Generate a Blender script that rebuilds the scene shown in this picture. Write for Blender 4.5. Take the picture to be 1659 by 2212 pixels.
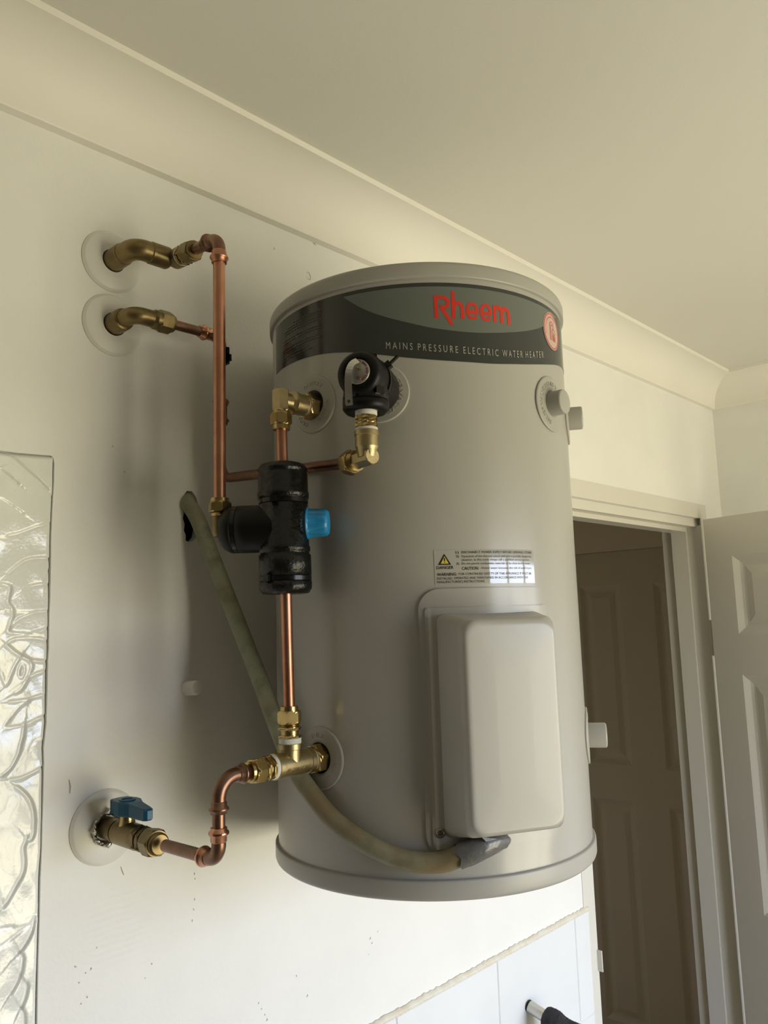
import bpy, bmesh, math, random
import numpy as np
from mathutils import Vector, Matrix

random.seed(7)
scene = bpy.context.scene
for o in list(bpy.data.objects):
    bpy.data.objects.remove(o)
col = scene.collection
PI = math.pi

# ------------------------------------------------------------------ camera
FPX = 1720.0
CAM = np.array([0.0, -0.925, 1.78])
CR = np.array([[0.69295669, -0.72033274, -0.03052488],      # right
               [0.07683848, 0.11588271, -0.99028635],       # down
               [0.71687298, 0.68388006, 0.13565097]])       # forward
cam_d = bpy.data.cameras.new('camera')
cam_d.sensor_fit = 'HORIZONTAL'
cam_d.sensor_width = 36.0
cam_d.lens = 36.0 * FPX / 1659.0
cam_d.clip_start = 0.02
cam = bpy.data.objects.new('camera', cam_d)
col.objects.link(cam)
m = Matrix.Identity(4)
for i in range(3):
    m[i][0] = CR[0][i]
    m[i][1] = -CR[1][i]
    m[i][2] = -CR[2][i]
    m[i][3] = CAM[i]
cam.matrix_world = m
scene.camera = cam

# ------------------------------------------------------------------ light
WIN_X0, WIN_X1, WIN_Z0, WIN_Z1 = 0.62, 2.14, 0.35, 2.02    # window in the wall behind the camera
YC = -2.05                                                   # inner face of that wall
world = bpy.data.worlds.new('overcast_sky')
scene.world = world
world.use_nodes = True
wn = world.node_tree
wn.nodes.clear()
w_out = wn.nodes.new('ShaderNodeOutputWorld')
w_bg = wn.nodes.new('ShaderNodeBackground')
w_geo = wn.nodes.new('ShaderNodeTexCoord')
w_sep = wn.nodes.new('ShaderNodeSeparateXYZ')
w_map = wn.nodes.new('ShaderNodeMapRange')
w_map.inputs['From Min'].default_value = -0.05
w_map.inputs['From Max'].default_value = 0.05
w_mix = wn.nodes.new('ShaderNodeMix')
w_mix.data_type = 'RGBA'
w_mix.inputs['A'].default_value = (0.86, 0.79, 0.56, 1)     # sunlit ground outside
w_mix.inputs['B'].default_value = (0.91, 1.05, 1.36, 1)      # bright overcast sky
wn.links.new(w_geo.outputs['Generated'], w_sep.inputs[0])
wn.links.new(w_sep.outputs['Z'], w_map.inputs['Value'])
wn.links.new(w_map.outputs[0], w_mix.inputs['Factor'])
wn.links.new(w_mix.outputs['Result'], w_bg.inputs['Color'])
w_bg.inputs['Strength'].default_value = 10.1
wn.links.new(w_bg.outputs[0], w_out.inputs[0])

p_d = bpy.data.lights.new('window_behind_offscreen', 'AREA')
p_d.shape = 'RECTANGLE'
p_d.size = WIN_X1 - WIN_X0
p_d.size_y = WIN_Z1 - WIN_Z0
p_d.cycles.is_portal = True
p_o = bpy.data.objects.new('window_behind_offscreen', p_d)
col.objects.link(p_o)
p_o.location = ((WIN_X0 + WIN_X1) / 2, YC - 0.125, (WIN_Z0 + WIN_Z1) / 2)
p_o.rotation_euler = (math.radians(90), 0, 0)               # shines towards +y, into the room

scene.view_settings.view_transform = 'Standard'
scene.view_settings.look = 'None'
scene.view_settings.gamma = 1.0
scene.view_settings.exposure = 0.0
scene.view_settings.use_curve_mapping = False
scene.cycles.use_denoising = True
scene.cycles.max_bounces = 10
scene.cycles.diffuse_bounces = 6
scene.cycles.sample_clamp_indirect = 6.0

# ------------------------------------------------------------------ pixel helpers (photo frame 1659 x 2212)
TX, TY, TR = 0.8121, -0.2219, 0.1985        # heater axis and jacket radius
ZT, ZB = 2.1917, 1.4891
TF = -118.0                                  # heading of the heater's front, degrees


def ray(px, py):
    return CR.T @ np.array([(px - 829.5) / FPX, (py - 1106.0) / FPX, 1.0])


def at_y(px, py, Y):
    d = ray(px, py)
    return Vector(CAM + d * ((Y - CAM[1]) / d[1]))


def at_x(px, py, X):
    d = ray(px, py)
    return Vector(CAM + d * ((X - CAM[0]) / d[0]))


def on_cyl(px, py, r):
    d = ray(px, py)
    o = CAM[:2] - np.array([TX, TY])
    a = d[0] ** 2 + d[1] ** 2
    b = o @ d[:2]
    c = o @ o - r * r
    t = (-b - math.sqrt(max(b * b - a * c, 0))) / a
    return Vector(CAM + d * t)


def zrow(x, y, row):
    lo, hi = 0.5, 2.6
    for _ in range(40):
        mid = (lo + hi) / 2
        q = CR @ (np.array([x, y, mid]) - CAM)
        r_ = 1106 + FPX * q[1] / q[2]
        if r_ > row:
            lo = mid
        else:
            hi = mid
    return (lo + hi) / 2


def pol(phi, r, z):
    """point on the heater: phi in degrees from its front (positive = towards the doorway)"""
    t = math.radians(TF + phi)
    return Vector((TX + r * math.cos(t), TY + r * math.sin(t), z))


# ------------------------------------------------------------------ materials
def mat(name, base, rough=0.5, metal=0.0, coat=0.0, spec=0.5, noise=None, bump=None, alt=None, alt_scale=8.0,
        alt_sharp=(0.4, 0.65), coat_rough=0.05, subtle=None):
    m_ = bpy.data.materials.new(name)
    m_.use_nodes = True
    nt = m_.node_tree
    b = nt.nodes['Principled BSDF']
    b.inputs['Base Color'].default_value = (*base, 1)
    b.inputs['Roughness'].default_value = rough
    b.inputs['Metallic'].default_value = metal
    b.inputs['Coat Weight'].default_value = coat
    b.inputs['Coat Roughness'].default_value = coat_rough
    b.inputs['Specular IOR Level'].default_value = spec
    tc = nt.nodes.new('ShaderNodeTexCoord')
    if alt is not None:
        n1 = nt.nodes.new('ShaderNodeTexNoise')
        n1.inputs['Scale'].default_value = alt_scale
        n1.inputs['Detail'].default_value = 6
        n1.inputs['Roughness'].default_value = 0.6
        nt.links.new(tc.outputs['Object'], n1.inputs['Vector'])
        mr = nt.nodes.new('ShaderNodeMapRange')
        mr.inputs['From Min'].default_value = alt_sharp[0]
        mr.inputs['From Max'].default_value = alt_sharp[1]
        nt.links.new(n1.outputs['Fac'], mr.inputs['Value'])
        mx = nt.nodes.new('ShaderNodeMix')
        mx.data_type = 'RGBA'
        mx.inputs['A'].default_value = (*base, 1)
        mx.inputs['B'].default_value = (*alt, 1)
        nt.links.new(mr.outputs[0], mx.inputs['Factor'])
        nt.links.new(mx.outputs['Result'], b.inputs['Base Color'])
    if bump:
        n2 = nt.nodes.new('ShaderNodeTexNoise')
        n2.inputs['Scale'].default_value = bump[0]
        n2.inputs['Detail'].default_value = 4
        nt.links.new(tc.outputs['Object'], n2.inputs['Vector'])
        bp = nt.nodes.new('ShaderNodeBump')
        bp.inputs['Strength'].default_value = bump[1]
        bp.inputs['Distance'].default_value = bump[2]
        nt.links.new(n2.outputs['Fac'], bp.inputs['Height'])
        nt.links.new(bp.outputs[0], b.inputs['Normal'])
    return m_


M = {}
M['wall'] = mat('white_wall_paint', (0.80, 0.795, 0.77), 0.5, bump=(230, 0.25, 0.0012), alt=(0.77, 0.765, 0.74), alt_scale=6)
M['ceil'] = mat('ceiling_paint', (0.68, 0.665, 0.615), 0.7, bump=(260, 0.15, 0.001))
M['cove'] = mat('cornice_paint', (0.79, 0.77, 0.71), 0.6, bump=(120, 0.06, 0.001))
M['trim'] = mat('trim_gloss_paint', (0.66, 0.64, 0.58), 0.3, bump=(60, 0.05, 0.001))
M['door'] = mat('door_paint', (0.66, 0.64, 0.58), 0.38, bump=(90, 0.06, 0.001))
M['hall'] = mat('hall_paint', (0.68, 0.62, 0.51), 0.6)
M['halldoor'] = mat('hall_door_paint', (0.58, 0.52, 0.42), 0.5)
M['floor'] = mat('tan_floor', (0.46, 0.36, 0.20), 0.45, alt=(0.40, 0.31, 0.17), alt_scale=3)
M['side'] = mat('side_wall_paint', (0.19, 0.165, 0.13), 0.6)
M['tile'] = mat('white_ceramic', (0.76, 0.775, 0.78), 0.12, alt=(0.73, 0.745, 0.755), alt_scale=5)
M['grout'] = mat('grout', (0.72, 0.72, 0.69), 0.8)
M['sealant'] = mat('aged_sealant', (0.74, 0.71, 0.62), 0.5, alt=(0.66, 0.58, 0.44), alt_scale=30, bump=(300, 0.4, 0.001))
M['body'] = mat('heater_jacket_paint', (0.385, 0.375, 0.345), 0.34, coat=0.35, coat_rough=0.16)
M['cap'] = mat('heater_cap_plastic', (0.37, 0.36, 0.33), 0.38)
M['cover'] = mat('heater_cover_plastic', (0.40, 0.39, 0.36), 0.34, coat=0.3, coat_rough=0.18)
M['plug'] = mat('grey_plastic', (0.37, 0.36, 0.33), 0.42)
M['band'] = mat('dark_band_film', (0.030, 0.034, 0.030), 0.16, spec=0.5)
M['oval'] = mat('grey_oval_film', (0.125, 0.14, 0.125), 0.2)
M['red'] = mat('logo_red', (0.62, 0.025, 0.009), 0.3)
M['tagline'] = mat('tagline_grey', (0.36, 0.36, 0.32), 0.35)
M['fine'] = mat('fine_print_grey', (0.075, 0.075, 0.06), 0.4)
M['badge'] = mat('badge_pink', (0.55, 0.40, 0.34), 0.3)
M['badge_red'] = mat('badge_red', (0.60, 0.10, 0.09), 0.35)
M['film'] = mat('clear_label_film', (0.40, 0.39, 0.36), 0.07, coat=0.6, coat_rough=0.05)
M['ink'] = mat('black_ink', (0.02, 0.02, 0.02), 0.3)
M['yellow'] = mat('warning_yellow', (0.60, 0.50, 0.07), 0.3)
M['copper'] = mat('copper', (0.52, 0.265, 0.175), 0.36, metal=1.0, alt=(0.44, 0.20, 0.12), alt_scale=24, bump=(160, 0.08, 0.0006))
M['copper_old'] = mat('browned_copper', (0.24, 0.135, 0.09), 0.34, metal=0.9, alt=(0.17, 0.09, 0.06), alt_scale=30, bump=(150, 0.08, 0.0006))
M['copper_new'] = mat('bright_copper', (0.66, 0.33, 0.22), 0.2, metal=1.0, alt=(0.42, 0.20, 0.13), alt_scale=40)
M['brass'] = mat('brass', (0.52, 0.39, 0.17), 0.27, metal=1.0, alt=(0.42, 0.31, 0.14), alt_scale=40, bump=(220, 0.1, 0.0006))
M['brass_cast'] = mat('cast_brass', (0.46, 0.37, 0.20), 0.38, metal=1.0, alt=(0.38, 0.30, 0.16), alt_scale=50, bump=(420, 0.25, 0.0006))
M['brass_old'] = mat('aged_brass', (0.25, 0.185, 0.085), 0.38, metal=0.85, alt=(0.17, 0.125, 0.06), alt_scale=45, bump=(260, 0.12, 0.0006))
M['thread_tape'] = mat('thread_tape', (0.62, 0.61, 0.56), 0.7, bump=(500, 0.5, 0.001))
M['black_foam'] = mat('black_moulded_foam', (0.0035, 0.0035, 0.0035), 0.30, spec=0.4, bump=(170, 0.6, 0.0022))
M['black_smooth'] = mat('black_rubber', (0.0035, 0.0035, 0.0035), 0.40, spec=0.22)
M['tie'] = mat('black_nylon', (0.005, 0.005, 0.005), 0.22, spec=0.4)
M['blue_cap'] = mat('blue_cap_plastic', (0.012, 0.19, 0.42), 0.32)
M['blue_handle'] = mat('teal_blue_handle', (0.006, 0.085, 0.16), 0.34, spec=0.35)
M['steel'] = mat('brushed_steel', (0.62, 0.61, 0.58), 0.3, metal=1.0)
M['face'] = mat('valve_face', (0.27, 0.26, 0.24), 0.3, metal=0.5)
M['maroon'] = mat('maroon_print', (0.16, 0.03, 0.025), 0.4)
M['conduit'] = mat('green_conduit', (0.25, 0.265, 0.18), 0.5, alt=(0.155, 0.16, 0.10), alt_scale=40, alt_sharp=(0.48, 0.7), bump=(110, 0.35, 0.0018))
M['duct'] = mat('grey_duct_tape', (0.115, 0.115, 0.112), 0.32, coat=0.3, bump=(110, 0.5, 0.002))
M['rose'] = mat('white_flange', (0.74, 0.73, 0.69), 0.45, bump=(60, 0.12, 0.001))
M['foil'] = mat('crumpled_foil', (0.62, 0.61, 0.58), 0.22, metal=1.0, bump=(320, 0.9, 0.002))
M['white_plastic'] = mat('white_plastic', (0.80, 0.79, 0.75), 0.5)
M['collar'] = mat('collar_dark', (0.010, 0.02, 0.028), 0.4)
M['print_blue'] = mat('pale_blue_print', (0.10, 0.22, 0.30), 0.5)
KSGN = -1
M['screw'] = mat('dull_screw', (0.30, 0.29, 0.26), 0.35, metal=1.0)
M['terry'] = mat('charcoal_terry', (0.055, 0.052, 0.058), 0.95, bump=(900, 0.8, 0.003))
M['crack'] = mat('exposed_plaster', (0.40, 0.36, 0.28), 0.8)
M['winframe'] = mat('window_frame_paint', (0.20, 0.19, 0.17), 0.4)

# conduit: green at the wall, browned by old adhesive towards the heater cover
nt = M['conduit'].node_tree
bs = nt.nodes['Principled BSDF']
src = bs.inputs['Base Color'].links[0].from_socket
tcn = nt.nodes.new('ShaderNodeTexCoord')
nz = nt.nodes.new('ShaderNodeTexNoise')
nz.inputs['Scale'].default_value = 22
nz.inputs['Detail'].default_value = 8
at = nt.nodes.new('ShaderNodeAttribute')
at.attribute_name = 'grime'
ad = nt.nodes.new('ShaderNodeMath')
ad.operation = 'MULTIPLY_ADD'
ad.inputs[1].default_value = 2.6
ad.inputs[2].default_value = -1.45
nt.links.new(tcn.outputs['Object'], nz.inputs['Vector'])
sm = nt.nodes.new('ShaderNodeMath')
sm.operation = 'ADD'
nt.links.new(nz.outputs['Fac'], ad.inputs[0])
nt.links.new(ad.outputs[0], sm.inputs[0])
nt.links.new(at.outputs['Fac'], sm.inputs[1])
cl = nt.nodes.new('ShaderNodeClamp')
nt.links.new(sm.outputs[0], cl.inputs[0])
mx = nt.nodes.new('ShaderNodeMix')
mx.data_type = 'RGBA'
nt.links.new(cl.outputs[0], mx.inputs['Factor'])
nt.links.new(src, mx.inputs['A'])
mx.inputs['B'].default_value = (0.22, 0.165, 0.085, 1)
nt.links.new(mx.outputs['Result'], bs.inputs['Base Color'])

# wall paint: a trowel-combed patch low on the wall (fine relief only)
nt = M['wall'].node_tree
bs = nt.nodes['Principled BSDF']
old_n = bs.inputs['Normal'].links[0].from_socket
geo = nt.nodes.new('ShaderNodeNewGeometry')
vs = nt.nodes.new('ShaderNodeVectorMath')
vs.operation = 'SUBTRACT'
vs.inputs[1].default_value = (0.497, 0.0, 1.435)
nt.links.new(geo.outputs['Position'], vs.inputs[0])
ln = nt.nodes.new('ShaderNodeVectorMath')
ln.operation = 'LENGTH'
nt.links.new(vs.outputs[0], ln.inputs[0])
mk = nt.nodes.new('ShaderNodeMapRange')
mk.inputs['From Min'].default_value = 0.055
mk.inputs['From Max'].default_value = 0.03
nt.links.new(ln.outputs['Value'], mk.inputs['Value'])
wv = nt.nodes.new('ShaderNodeTexWave')
wv.bands_direction = 'Z'
wv.inputs['Scale'].default_value = 42
wv.inputs['Distortion'].default_value = 2.5
wv.inputs['Detail Scale'].default_value = 0.6
nt.links.new(geo.outputs['Position'], wv.inputs['Vector'])
mu = nt.nodes.new('ShaderNodeMath')
mu.operation = 'MULTIPLY'
nt.links.new(wv.outputs['Fac'], mu.inputs[0])
nt.links.new(mk.outputs[0], mu.inputs[1])
b2 = nt.nodes.new('ShaderNodeBump')
b2.inputs['Strength'].default_value = 0.22
b2.inputs['Distance'].default_value = 0.0012
nt.links.new(mu.outputs[0], b2.inputs['Height'])
nt.links.new(old_n, b2.inputs['Normal'])
nt.links.new(b2.outputs[0], bs.inputs['Normal'])

# window pane: clear, with a faint reflection
pm = bpy.data.materials.new('clear_pane')
pm.use_nodes = True
nt = pm.node_tree
nt.nodes.clear()
po = nt.nodes.new('ShaderNodeOutputMaterial')
pmx = nt.nodes.new('ShaderNodeMixShader')
pmx.inputs[0].default_value = 0.05
ptr = nt.nodes.new('ShaderNodeBsdfTransparent')
pgl = nt.nodes.new('ShaderNodeBsdfGlossy')
pgl.inputs['Roughness'].default_value = 0.02
nt.links.new(ptr.outputs[0], pmx.inputs[1])
nt.links.new(pgl.outputs[0], pmx.inputs[2])
nt.links.new(pmx.outputs[0], po.inputs[0])
M['pane'] = pm

# textured wall glass: milky pale green with darker deep grooves
gm = mat('textured_glass', (0.66, 0.69, 0.62), 0.14, coat=0.55, coat_rough=0.06, spec=0.5, bump=(260, 0.35, 0.0012))
nt = gm.node_tree
bs = nt.nodes['Principled BSDF']
bs.inputs['Base Color'].default_value = (0.80, 0.81, 0.77, 1)
M['glass'] = gm


# ------------------------------------------------------------------ mesh builder
class MB:
    def __init__(s):
        s.v, s.f, s.sm = [], [], []

    def add(s, verts, faces, smooth=False):
        k = len(s.v)
        s.v += [Vector(p) for p in verts]
        s.f += [tuple(i + k for i in f) for f in faces]
        s.sm += [smooth] * len(faces)
        return s

    def box(s, a, b):
        x0, y0, z0 = a
        x1, y1, z1 = b
        vs_ = [(x0, y0, z0), (x1, y0, z0), (x1, y1, z0), (x0, y1, z0), (x0, y0, z1), (x1, y0, z1), (x1, y1, z1), (x0, y1, z1)]
        return s.add(vs_, [(0, 3, 2, 1), (4, 5, 6, 7), (0, 1, 5, 4), (1, 2, 6, 5), (2, 3, 7, 6), (3, 0, 4, 7)])

    def rings(s, rings, cap0=True, cap1=True, smooth=True, closed=True):
        n = len(rings[0])
        vs_, fs_ = [], []
        for r in rings:
            vs_ += r
        for i in range(len(rings) - 1):
            for j in range(n if closed else n - 1):
                k = (j + 1) % n
                fs_.append((i * n + j, i * n + k, (i + 1) * n + k, (i + 1) * n + j))
        s.add(vs_, fs_, smooth)
        if cap0:
            s.add(rings[0], [tuple(reversed(range(n)))])
        if cap1:
            s.add(rings[-1], [tuple(range(n))])
        return s

    def lathe(s, p, d, prof, n=32, smooth=True, cap0=True, cap1=True, phase=0.0):
        """prof: list of (s along d, radius[, sides])"""
        p = Vector(p)
        d = Vector(d).normalized()
        u, w = frame(d)
        rs = []
        for a, r in prof:
            rs.append([p + d * a + (u * math.cos(phase + 2 * PI * k / n) + w * math.sin(phase + 2 * PI * k / n)) * r for k in range(n)])
        return s.rings(rs, cap0, cap1, smooth)

    def sharp_lathe(s, p, d, prof, n=32, phase=0.0):
        """each segment shaded on its own so that steps stay crisp"""
        p = Vector(p)
        d = Vector(d).normalized()
        u, w = frame(d)

        def ring(a, r):
            return [p + d * a + (u * math.cos(phase + 2 * PI * k / n) + w * math.sin(phase + 2 * PI * k / n)) * r for k in range(n)]
        for i in range(len(prof) - 1):
            s.rings([ring(*prof[i]), ring(*prof[i + 1])], False, False, True)
        s.add(ring(*prof[0]), [tuple(reversed(range(n)))])
        s.add(ring(*prof[-1]), [tuple(range(n))])
        return s

    def hexnut(s, p, d, af, L, phase=0.3):
        p = Vector(p)
        d = Vector(d).normalized()
        u, w = frame(d)
        R = af / math.sqrt(3)
        n = 6
        N = 30
        c = 0.12 * af

        def hexr(k):
            a = (2 * PI * k / N) % (PI / 3) - PI / 6
            return (af / 2) / math.cos(a)

        def ring(a, f, cap=None):
            out = []
            for k in range(N):
                r = hexr(k) * f
                if cap:
                    r = min(r, cap)
                t = phase + 2 * PI * k / N
                out.append(p + d * a + (u * math.cos(t) + w * math.sin(t)) * r)
            return out
        r0 = [ring(0, 1, af * 0.50), ring(c * .5, 1, af * .56), ring(c, 1), ring(L - c, 1), ring(L - c * .5, 1, af * .56), ring(L, 1, af * .50)]
        for i in range(5):
            s.rings([r0[i], r0[i + 1]], False, False, False)
        s.add(r0[0], [tuple(reversed(range(N)))])
        s.add(r0[-1], [tuple(range(N))])
        return s

    def tube(s, pts, r, n=20, cap=True):
        pts = [Vector(q) for q in pts]
        rad = r if isinstance(r, (list, tuple)) else [r] * len(pts)
        ts = []
        for i in range(len(pts)):
            a = pts[max(i - 1, 0)]
            b = pts[min(i + 1, len(pts) - 1)]
            ts.append((b - a).normalized())
        u, w = frame(ts[0])
        rs = []
        for i, q in enumerate(pts):
            t = ts[i]
            u = (u - t * u.dot(t)).normalized()
            w = t.cross(u)
            rs.append([q + (u * math.cos(2 * PI * k / n) + w * math.sin(2 * PI * k / n)) * rad[i] for k in range(n)])
        return s.rings(rs, cap, cap, True)

    def build(s, name, material, parent=None, structure=False, attrs=None):
        me = bpy.data.meshes.new(name)
        off = Vector((0, 0, 0))
        if parent is not None:
            root = parent
            while root.parent is not None:
                root = root.parent
            off = root.location
        me.from_pydata([tuple(p - off) for p in s.v], [], s.f)
        me.update()
        me.polygons.foreach_set('use_smooth', s.sm)
        me.materials.append(material)
        if attrs:
            for k, vals in attrs.items():
                a_ = me.attributes.new(k, 'FLOAT', 'POINT')
                a_.data.foreach_set('value', vals)
        bm_ = bmesh.new()
        bm_.from_mesh(me)
        bmesh.ops.recalc_face_normals(bm_, faces=bm_.faces)
        bm_.to_mesh(me)
        bm_.free()
        o = bpy.data.objects.new(name, me)
        col.objects.link(o)
        if parent is not None:
            o.parent = parent
        if structure:
            o['kind'] = 'structure'
        return o


def frame(d):
    d = d.normalized()
    a = Vector((0, 0, 1)) if abs(d.z) < 0.9 else Vector((1, 0, 0))
    u = a.cross(d).normalized()
    return u, d.cross(u)


def thing(name, label, cat, loc, group=None):
    o = bpy.data.objects.new(name, None)
    o.empty_display_size = 0.03
    col.objects.link(o)
    o.location = loc
    o['label'] = label
    o['category'] = cat
    if group:
        o['group'] = group
    return o


def tag(o, label, cat, group=None):
    o['label'] = label
    o['category'] = cat
    if group:
        o['group'] = group
    return o


def bend(a, b, c, rad, n=10):
    """points of a rounded corner at b between a and c"""
    a, b, c = Vector(a), Vector(b), Vector(c)
    d1 = (a - b).normalized()
    d2 = (c - b).normalized()
    ang = d1.angle(d2)
    L = rad / math.tan(ang / 2)
    bis = (d1 + d2).normalized()
    cen = b + bis * (rad / math.sin(ang / 2))
    p1 = b + d1 * L
    p2 = b + d2 * L
    v1 = p1 - cen
    v2 = p2 - cen
    out = []
    tot = v1.angle(v2)
    ax = v1.cross(v2).normalized()
    for i in range(n + 1):
        out.append(cen + Matrix.Rotation(tot * i / n, 3, ax) @ v1)
    return out


def smooth_path(pts, step=0.01):
    P = [Vector(p) for p in pts]
    P = [P[0] * 2 - P[1]] + P + [P[-1] * 2 - P[-2]]
    out = []
    for i in range(1, len(P) - 2):
        n = max(2, int((P[i + 1] - P[i]).length / step))
        for k in range(n):
            t = k / n
            a, b, c, d = P[i - 1], P[i], P[i + 1], P[i + 2]
            out.append(0.5 * ((2 * b) + (c - a) * t + (2 * a - 5 * b + 4 * c - d) * t * t + (3 * b - a - 3 * c + d) * t ** 3))
    out.append(P[-2])
    return out


# ================================================================== THE ROOM
XB = 2.468                 # wall on the right, with the doorway beside it
XL = -1.70                 # wall on the far left, out of frame
CEIL = 2.490
OX0, OX1, OZ = 1.572, 2.318, 2.048      # doorway in the back wall
WT = 0.12

# glass recess outline (wavy plaster edge), in wall coordinates x, z
gpx = [(118, 1000), (117, 1040), (113, 1110), (111, 1160), (110.5, 1215), (109, 1290), (107, 1330), (106, 1400), (104, 1428),
       (102.5, 1500), (101, 1545), (101, 1560), (97.5, 1592), (95, 1615), (95.5, 1650), (94, 1720), (92, 1780), (91, 1830), (88, 1900),
       (86, 1990), (83.5, 2070), (82, 2150), (81, 2212)]
g_edge = [(at_y(px, py, 0).x, at_y(px, py, 0).z) for px, py in gpx]
g_edge.append((0.4005, 1.30))
g_top = [(at_y(px, py, 0).x, at_y(px, py, 0).z) for px, py in ((0, 973), (40, 978), (80, 981.5), (110, 984))]
GX0 = 0.16
glass_loop = [(GX0, g_top[0][1] - 0.004)] + g_top + [(g_edge[0][0] - 0.0015, g_edge[0][1] + 0.006)] + g_edge + [(GX0, 1.30)]
# torn hole round the conduit
hole_px = [(398, 1068), (404, 1060), (415, 1061), (424, 1074), (428, 1090), (430, 1110), (428, 1140), (424, 1160), (417, 1168), (409, 1171), (401, 1168),
           (401, 1155), (397, 1146), (399, 1133), (395, 1120), (397, 1108), (394, 1096), (396, 1080)]
hole_loop = [(at_y(px, py, 0).x, at_y(px, py, 0).z) for px, py in hole_px]


def flat_with_holes(outer, holes, y):
    b_ = bmesh.new()
    edges = []
    for lp in [outer] + holes:
        vs_ = [b_.verts.new((x, y, z)) for x, z in lp]
        edges += [b_.edges.new((vs_[i], vs_[(i + 1) % len(vs_)])) for i in range(len(vs_))]
    bmesh.ops.triangle_fill(b_, use_beauty=True, use_dissolve=False, edges=edges, normal=(0, -1, 0))
    b_.verts.index_update()
    vs_ = [v.co.copy() for v in b_.verts]
    fs_ = [tuple(v.index for v in f.verts) for f in b_.faces]
    b_.free()
    return vs_, fs_


outer = [(XL, 0), (OX0, 0), (OX0, OZ), (OX1, OZ), (OX1, 0), (XB, 0), (XB, CEIL), (XL, CEIL)]
mb = MB()
vs_, fs_ = flat_with_holes(outer, [glass_loop, hole_loop], 0.0)
mb.add(vs_, fs_)
for lp, dep in ((glass_loop, 0.02), (hole_loop, 0.012)):
    n = len(lp)
    mb.add([(x, 0, z) for x, z in lp] + [(x, dep, z) for x, z in lp], [(i, (i + 1) % n, n + (i + 1) % n, n + i) for i in range(n)])
mb.add([(x, 0.02, z) for x, z in glass_loop], [tuple(range(len(glass_loop)))])
# reveal of the doorway and the hall side
mb.add([(OX0, 0, 0), (OX0, WT, 0), (OX0, WT, OZ), (OX0, 0, OZ), (OX1, 0, 0), (OX1, WT, 0), (OX1, WT, OZ), (OX1, 0, OZ)],
       [(0, 1, 2, 3), (3, 2, 6, 7), (4, 5, 6, 7)])
wall_back = mb.build('wall_back', M['wall'], None, True)
mb = MB()
mb.box((OX1, WT - 0.01, 0), (3.05, WT, 2.45))
mb.box((0.6, WT - 0.01, 0), (OX0, WT, 2.45))
mb.box((OX0, WT - 0.01, OZ), (OX1, WT, 2.45))
mb.build('wall_hall_near', M['hall'], None, True)
CX0, CX1, CZ0, CZ1 = 0.43, 0.75, 1.55, 2.20
mb = MB()
vs_, fs_ = flat_with_holes([(CX0, CZ0), (CX1, CZ0), (CX1, CZ1), (CX0, CZ1)], [hole_loop], 0.012)
mb.add(vs_, fs_)
mb.add([(CX0, 0.012, CZ0), (CX1, 0.012, CZ0), (CX1, 0.012, CZ1), (CX0, 0.012, CZ1), (CX0, 0.105, CZ0), (CX1, 0.105, CZ0), (CX1, 0.105, CZ1), (CX0, 0.105, CZ1)],
       [(4, 5, 6, 7), (0, 1, 5, 4), (1, 2, 6, 5), (2, 3, 7, 6), (3, 0, 4, 7)])
mb.build('torn_hole', M['crack'], wall_back)

MB().box((XB, -2.3, 0), (XB + 0.1, 0.0, CEIL)).build('wall_right', M['wall'], None, True)
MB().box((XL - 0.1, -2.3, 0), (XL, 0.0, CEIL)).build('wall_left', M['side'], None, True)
mb = MB()
mb.box((XL, YC - 0.25, 0), (WIN_X0, YC, CEIL))
mb.box((WIN_X1, YC - 0.25, 0), (XB, YC, CEIL))
mb.box((WIN_X0, YC - 0.25, 0), (WIN_X1, YC, WIN_Z0))
mb.box((WIN_X0, YC - 0.25, WIN_Z1), (WIN_X1, YC, CEIL))
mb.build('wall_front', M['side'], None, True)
MB().box((XL - 0.1, YC - 0.3, -0.05), (XB + 0.1, 0.0, 0)).build('floor', M['floor'], None, True)
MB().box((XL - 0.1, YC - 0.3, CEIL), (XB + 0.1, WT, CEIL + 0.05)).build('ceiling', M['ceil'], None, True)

# window behind the camera
win = MB()
fw = 0.05
win.box((WIN_X0, YC - 0.10, WIN_Z0), (WIN_X0 + fw, YC - 0.04, WIN_Z1))
win.box((WIN_X1 - fw, YC - 0.10, WIN_Z0), (WIN_X1, YC - 0.04, WIN_Z1))
win.box((WIN_X0 + fw, YC - 0.10, WIN_Z0), (WIN_X1 - fw, YC - 0.04, WIN_Z0 + fw))
win.box((WIN_X0 + fw, YC - 0.10, WIN_Z1 - fw), (WIN_X1 - fw, YC - 0.04, WIN_Z1))
window_1 = win.build('window_1', M['winframe'], None, True)
mx_ = [WIN_X0 + (WIN_X1 - WIN_X0) * k / 3 for k in (1, 2)]
for x in mx_:
    MB().box((x - 0.02, YC - 0.095, WIN_Z0 + fw), (x + 0.02, YC - 0.045, WIN_Z1 - fw)).build('mullion', M['winframe'], window_1)
xs = [WIN_X0 + fw] + [v for x in mx_ for v in (x - 0.02, x + 0.02)] + [WIN_X1 - fw]
for k in range(3):
    MB().box((xs[2 * k], YC - 0.090, 1.15), (xs[2 * k + 1], YC - 0.05, 1.185)).build('transom_bar', M['winframe'], window_1)
    for z0, z1 in ((WIN_Z0 + fw, 1.15), (1.185, WIN_Z1 - fw)):
        MB().box((xs[2 * k], YC - 0.072, z0), (xs[2 * k + 1], YC - 0.068, z1)).build('pane', M['pane'], window_1)

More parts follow.
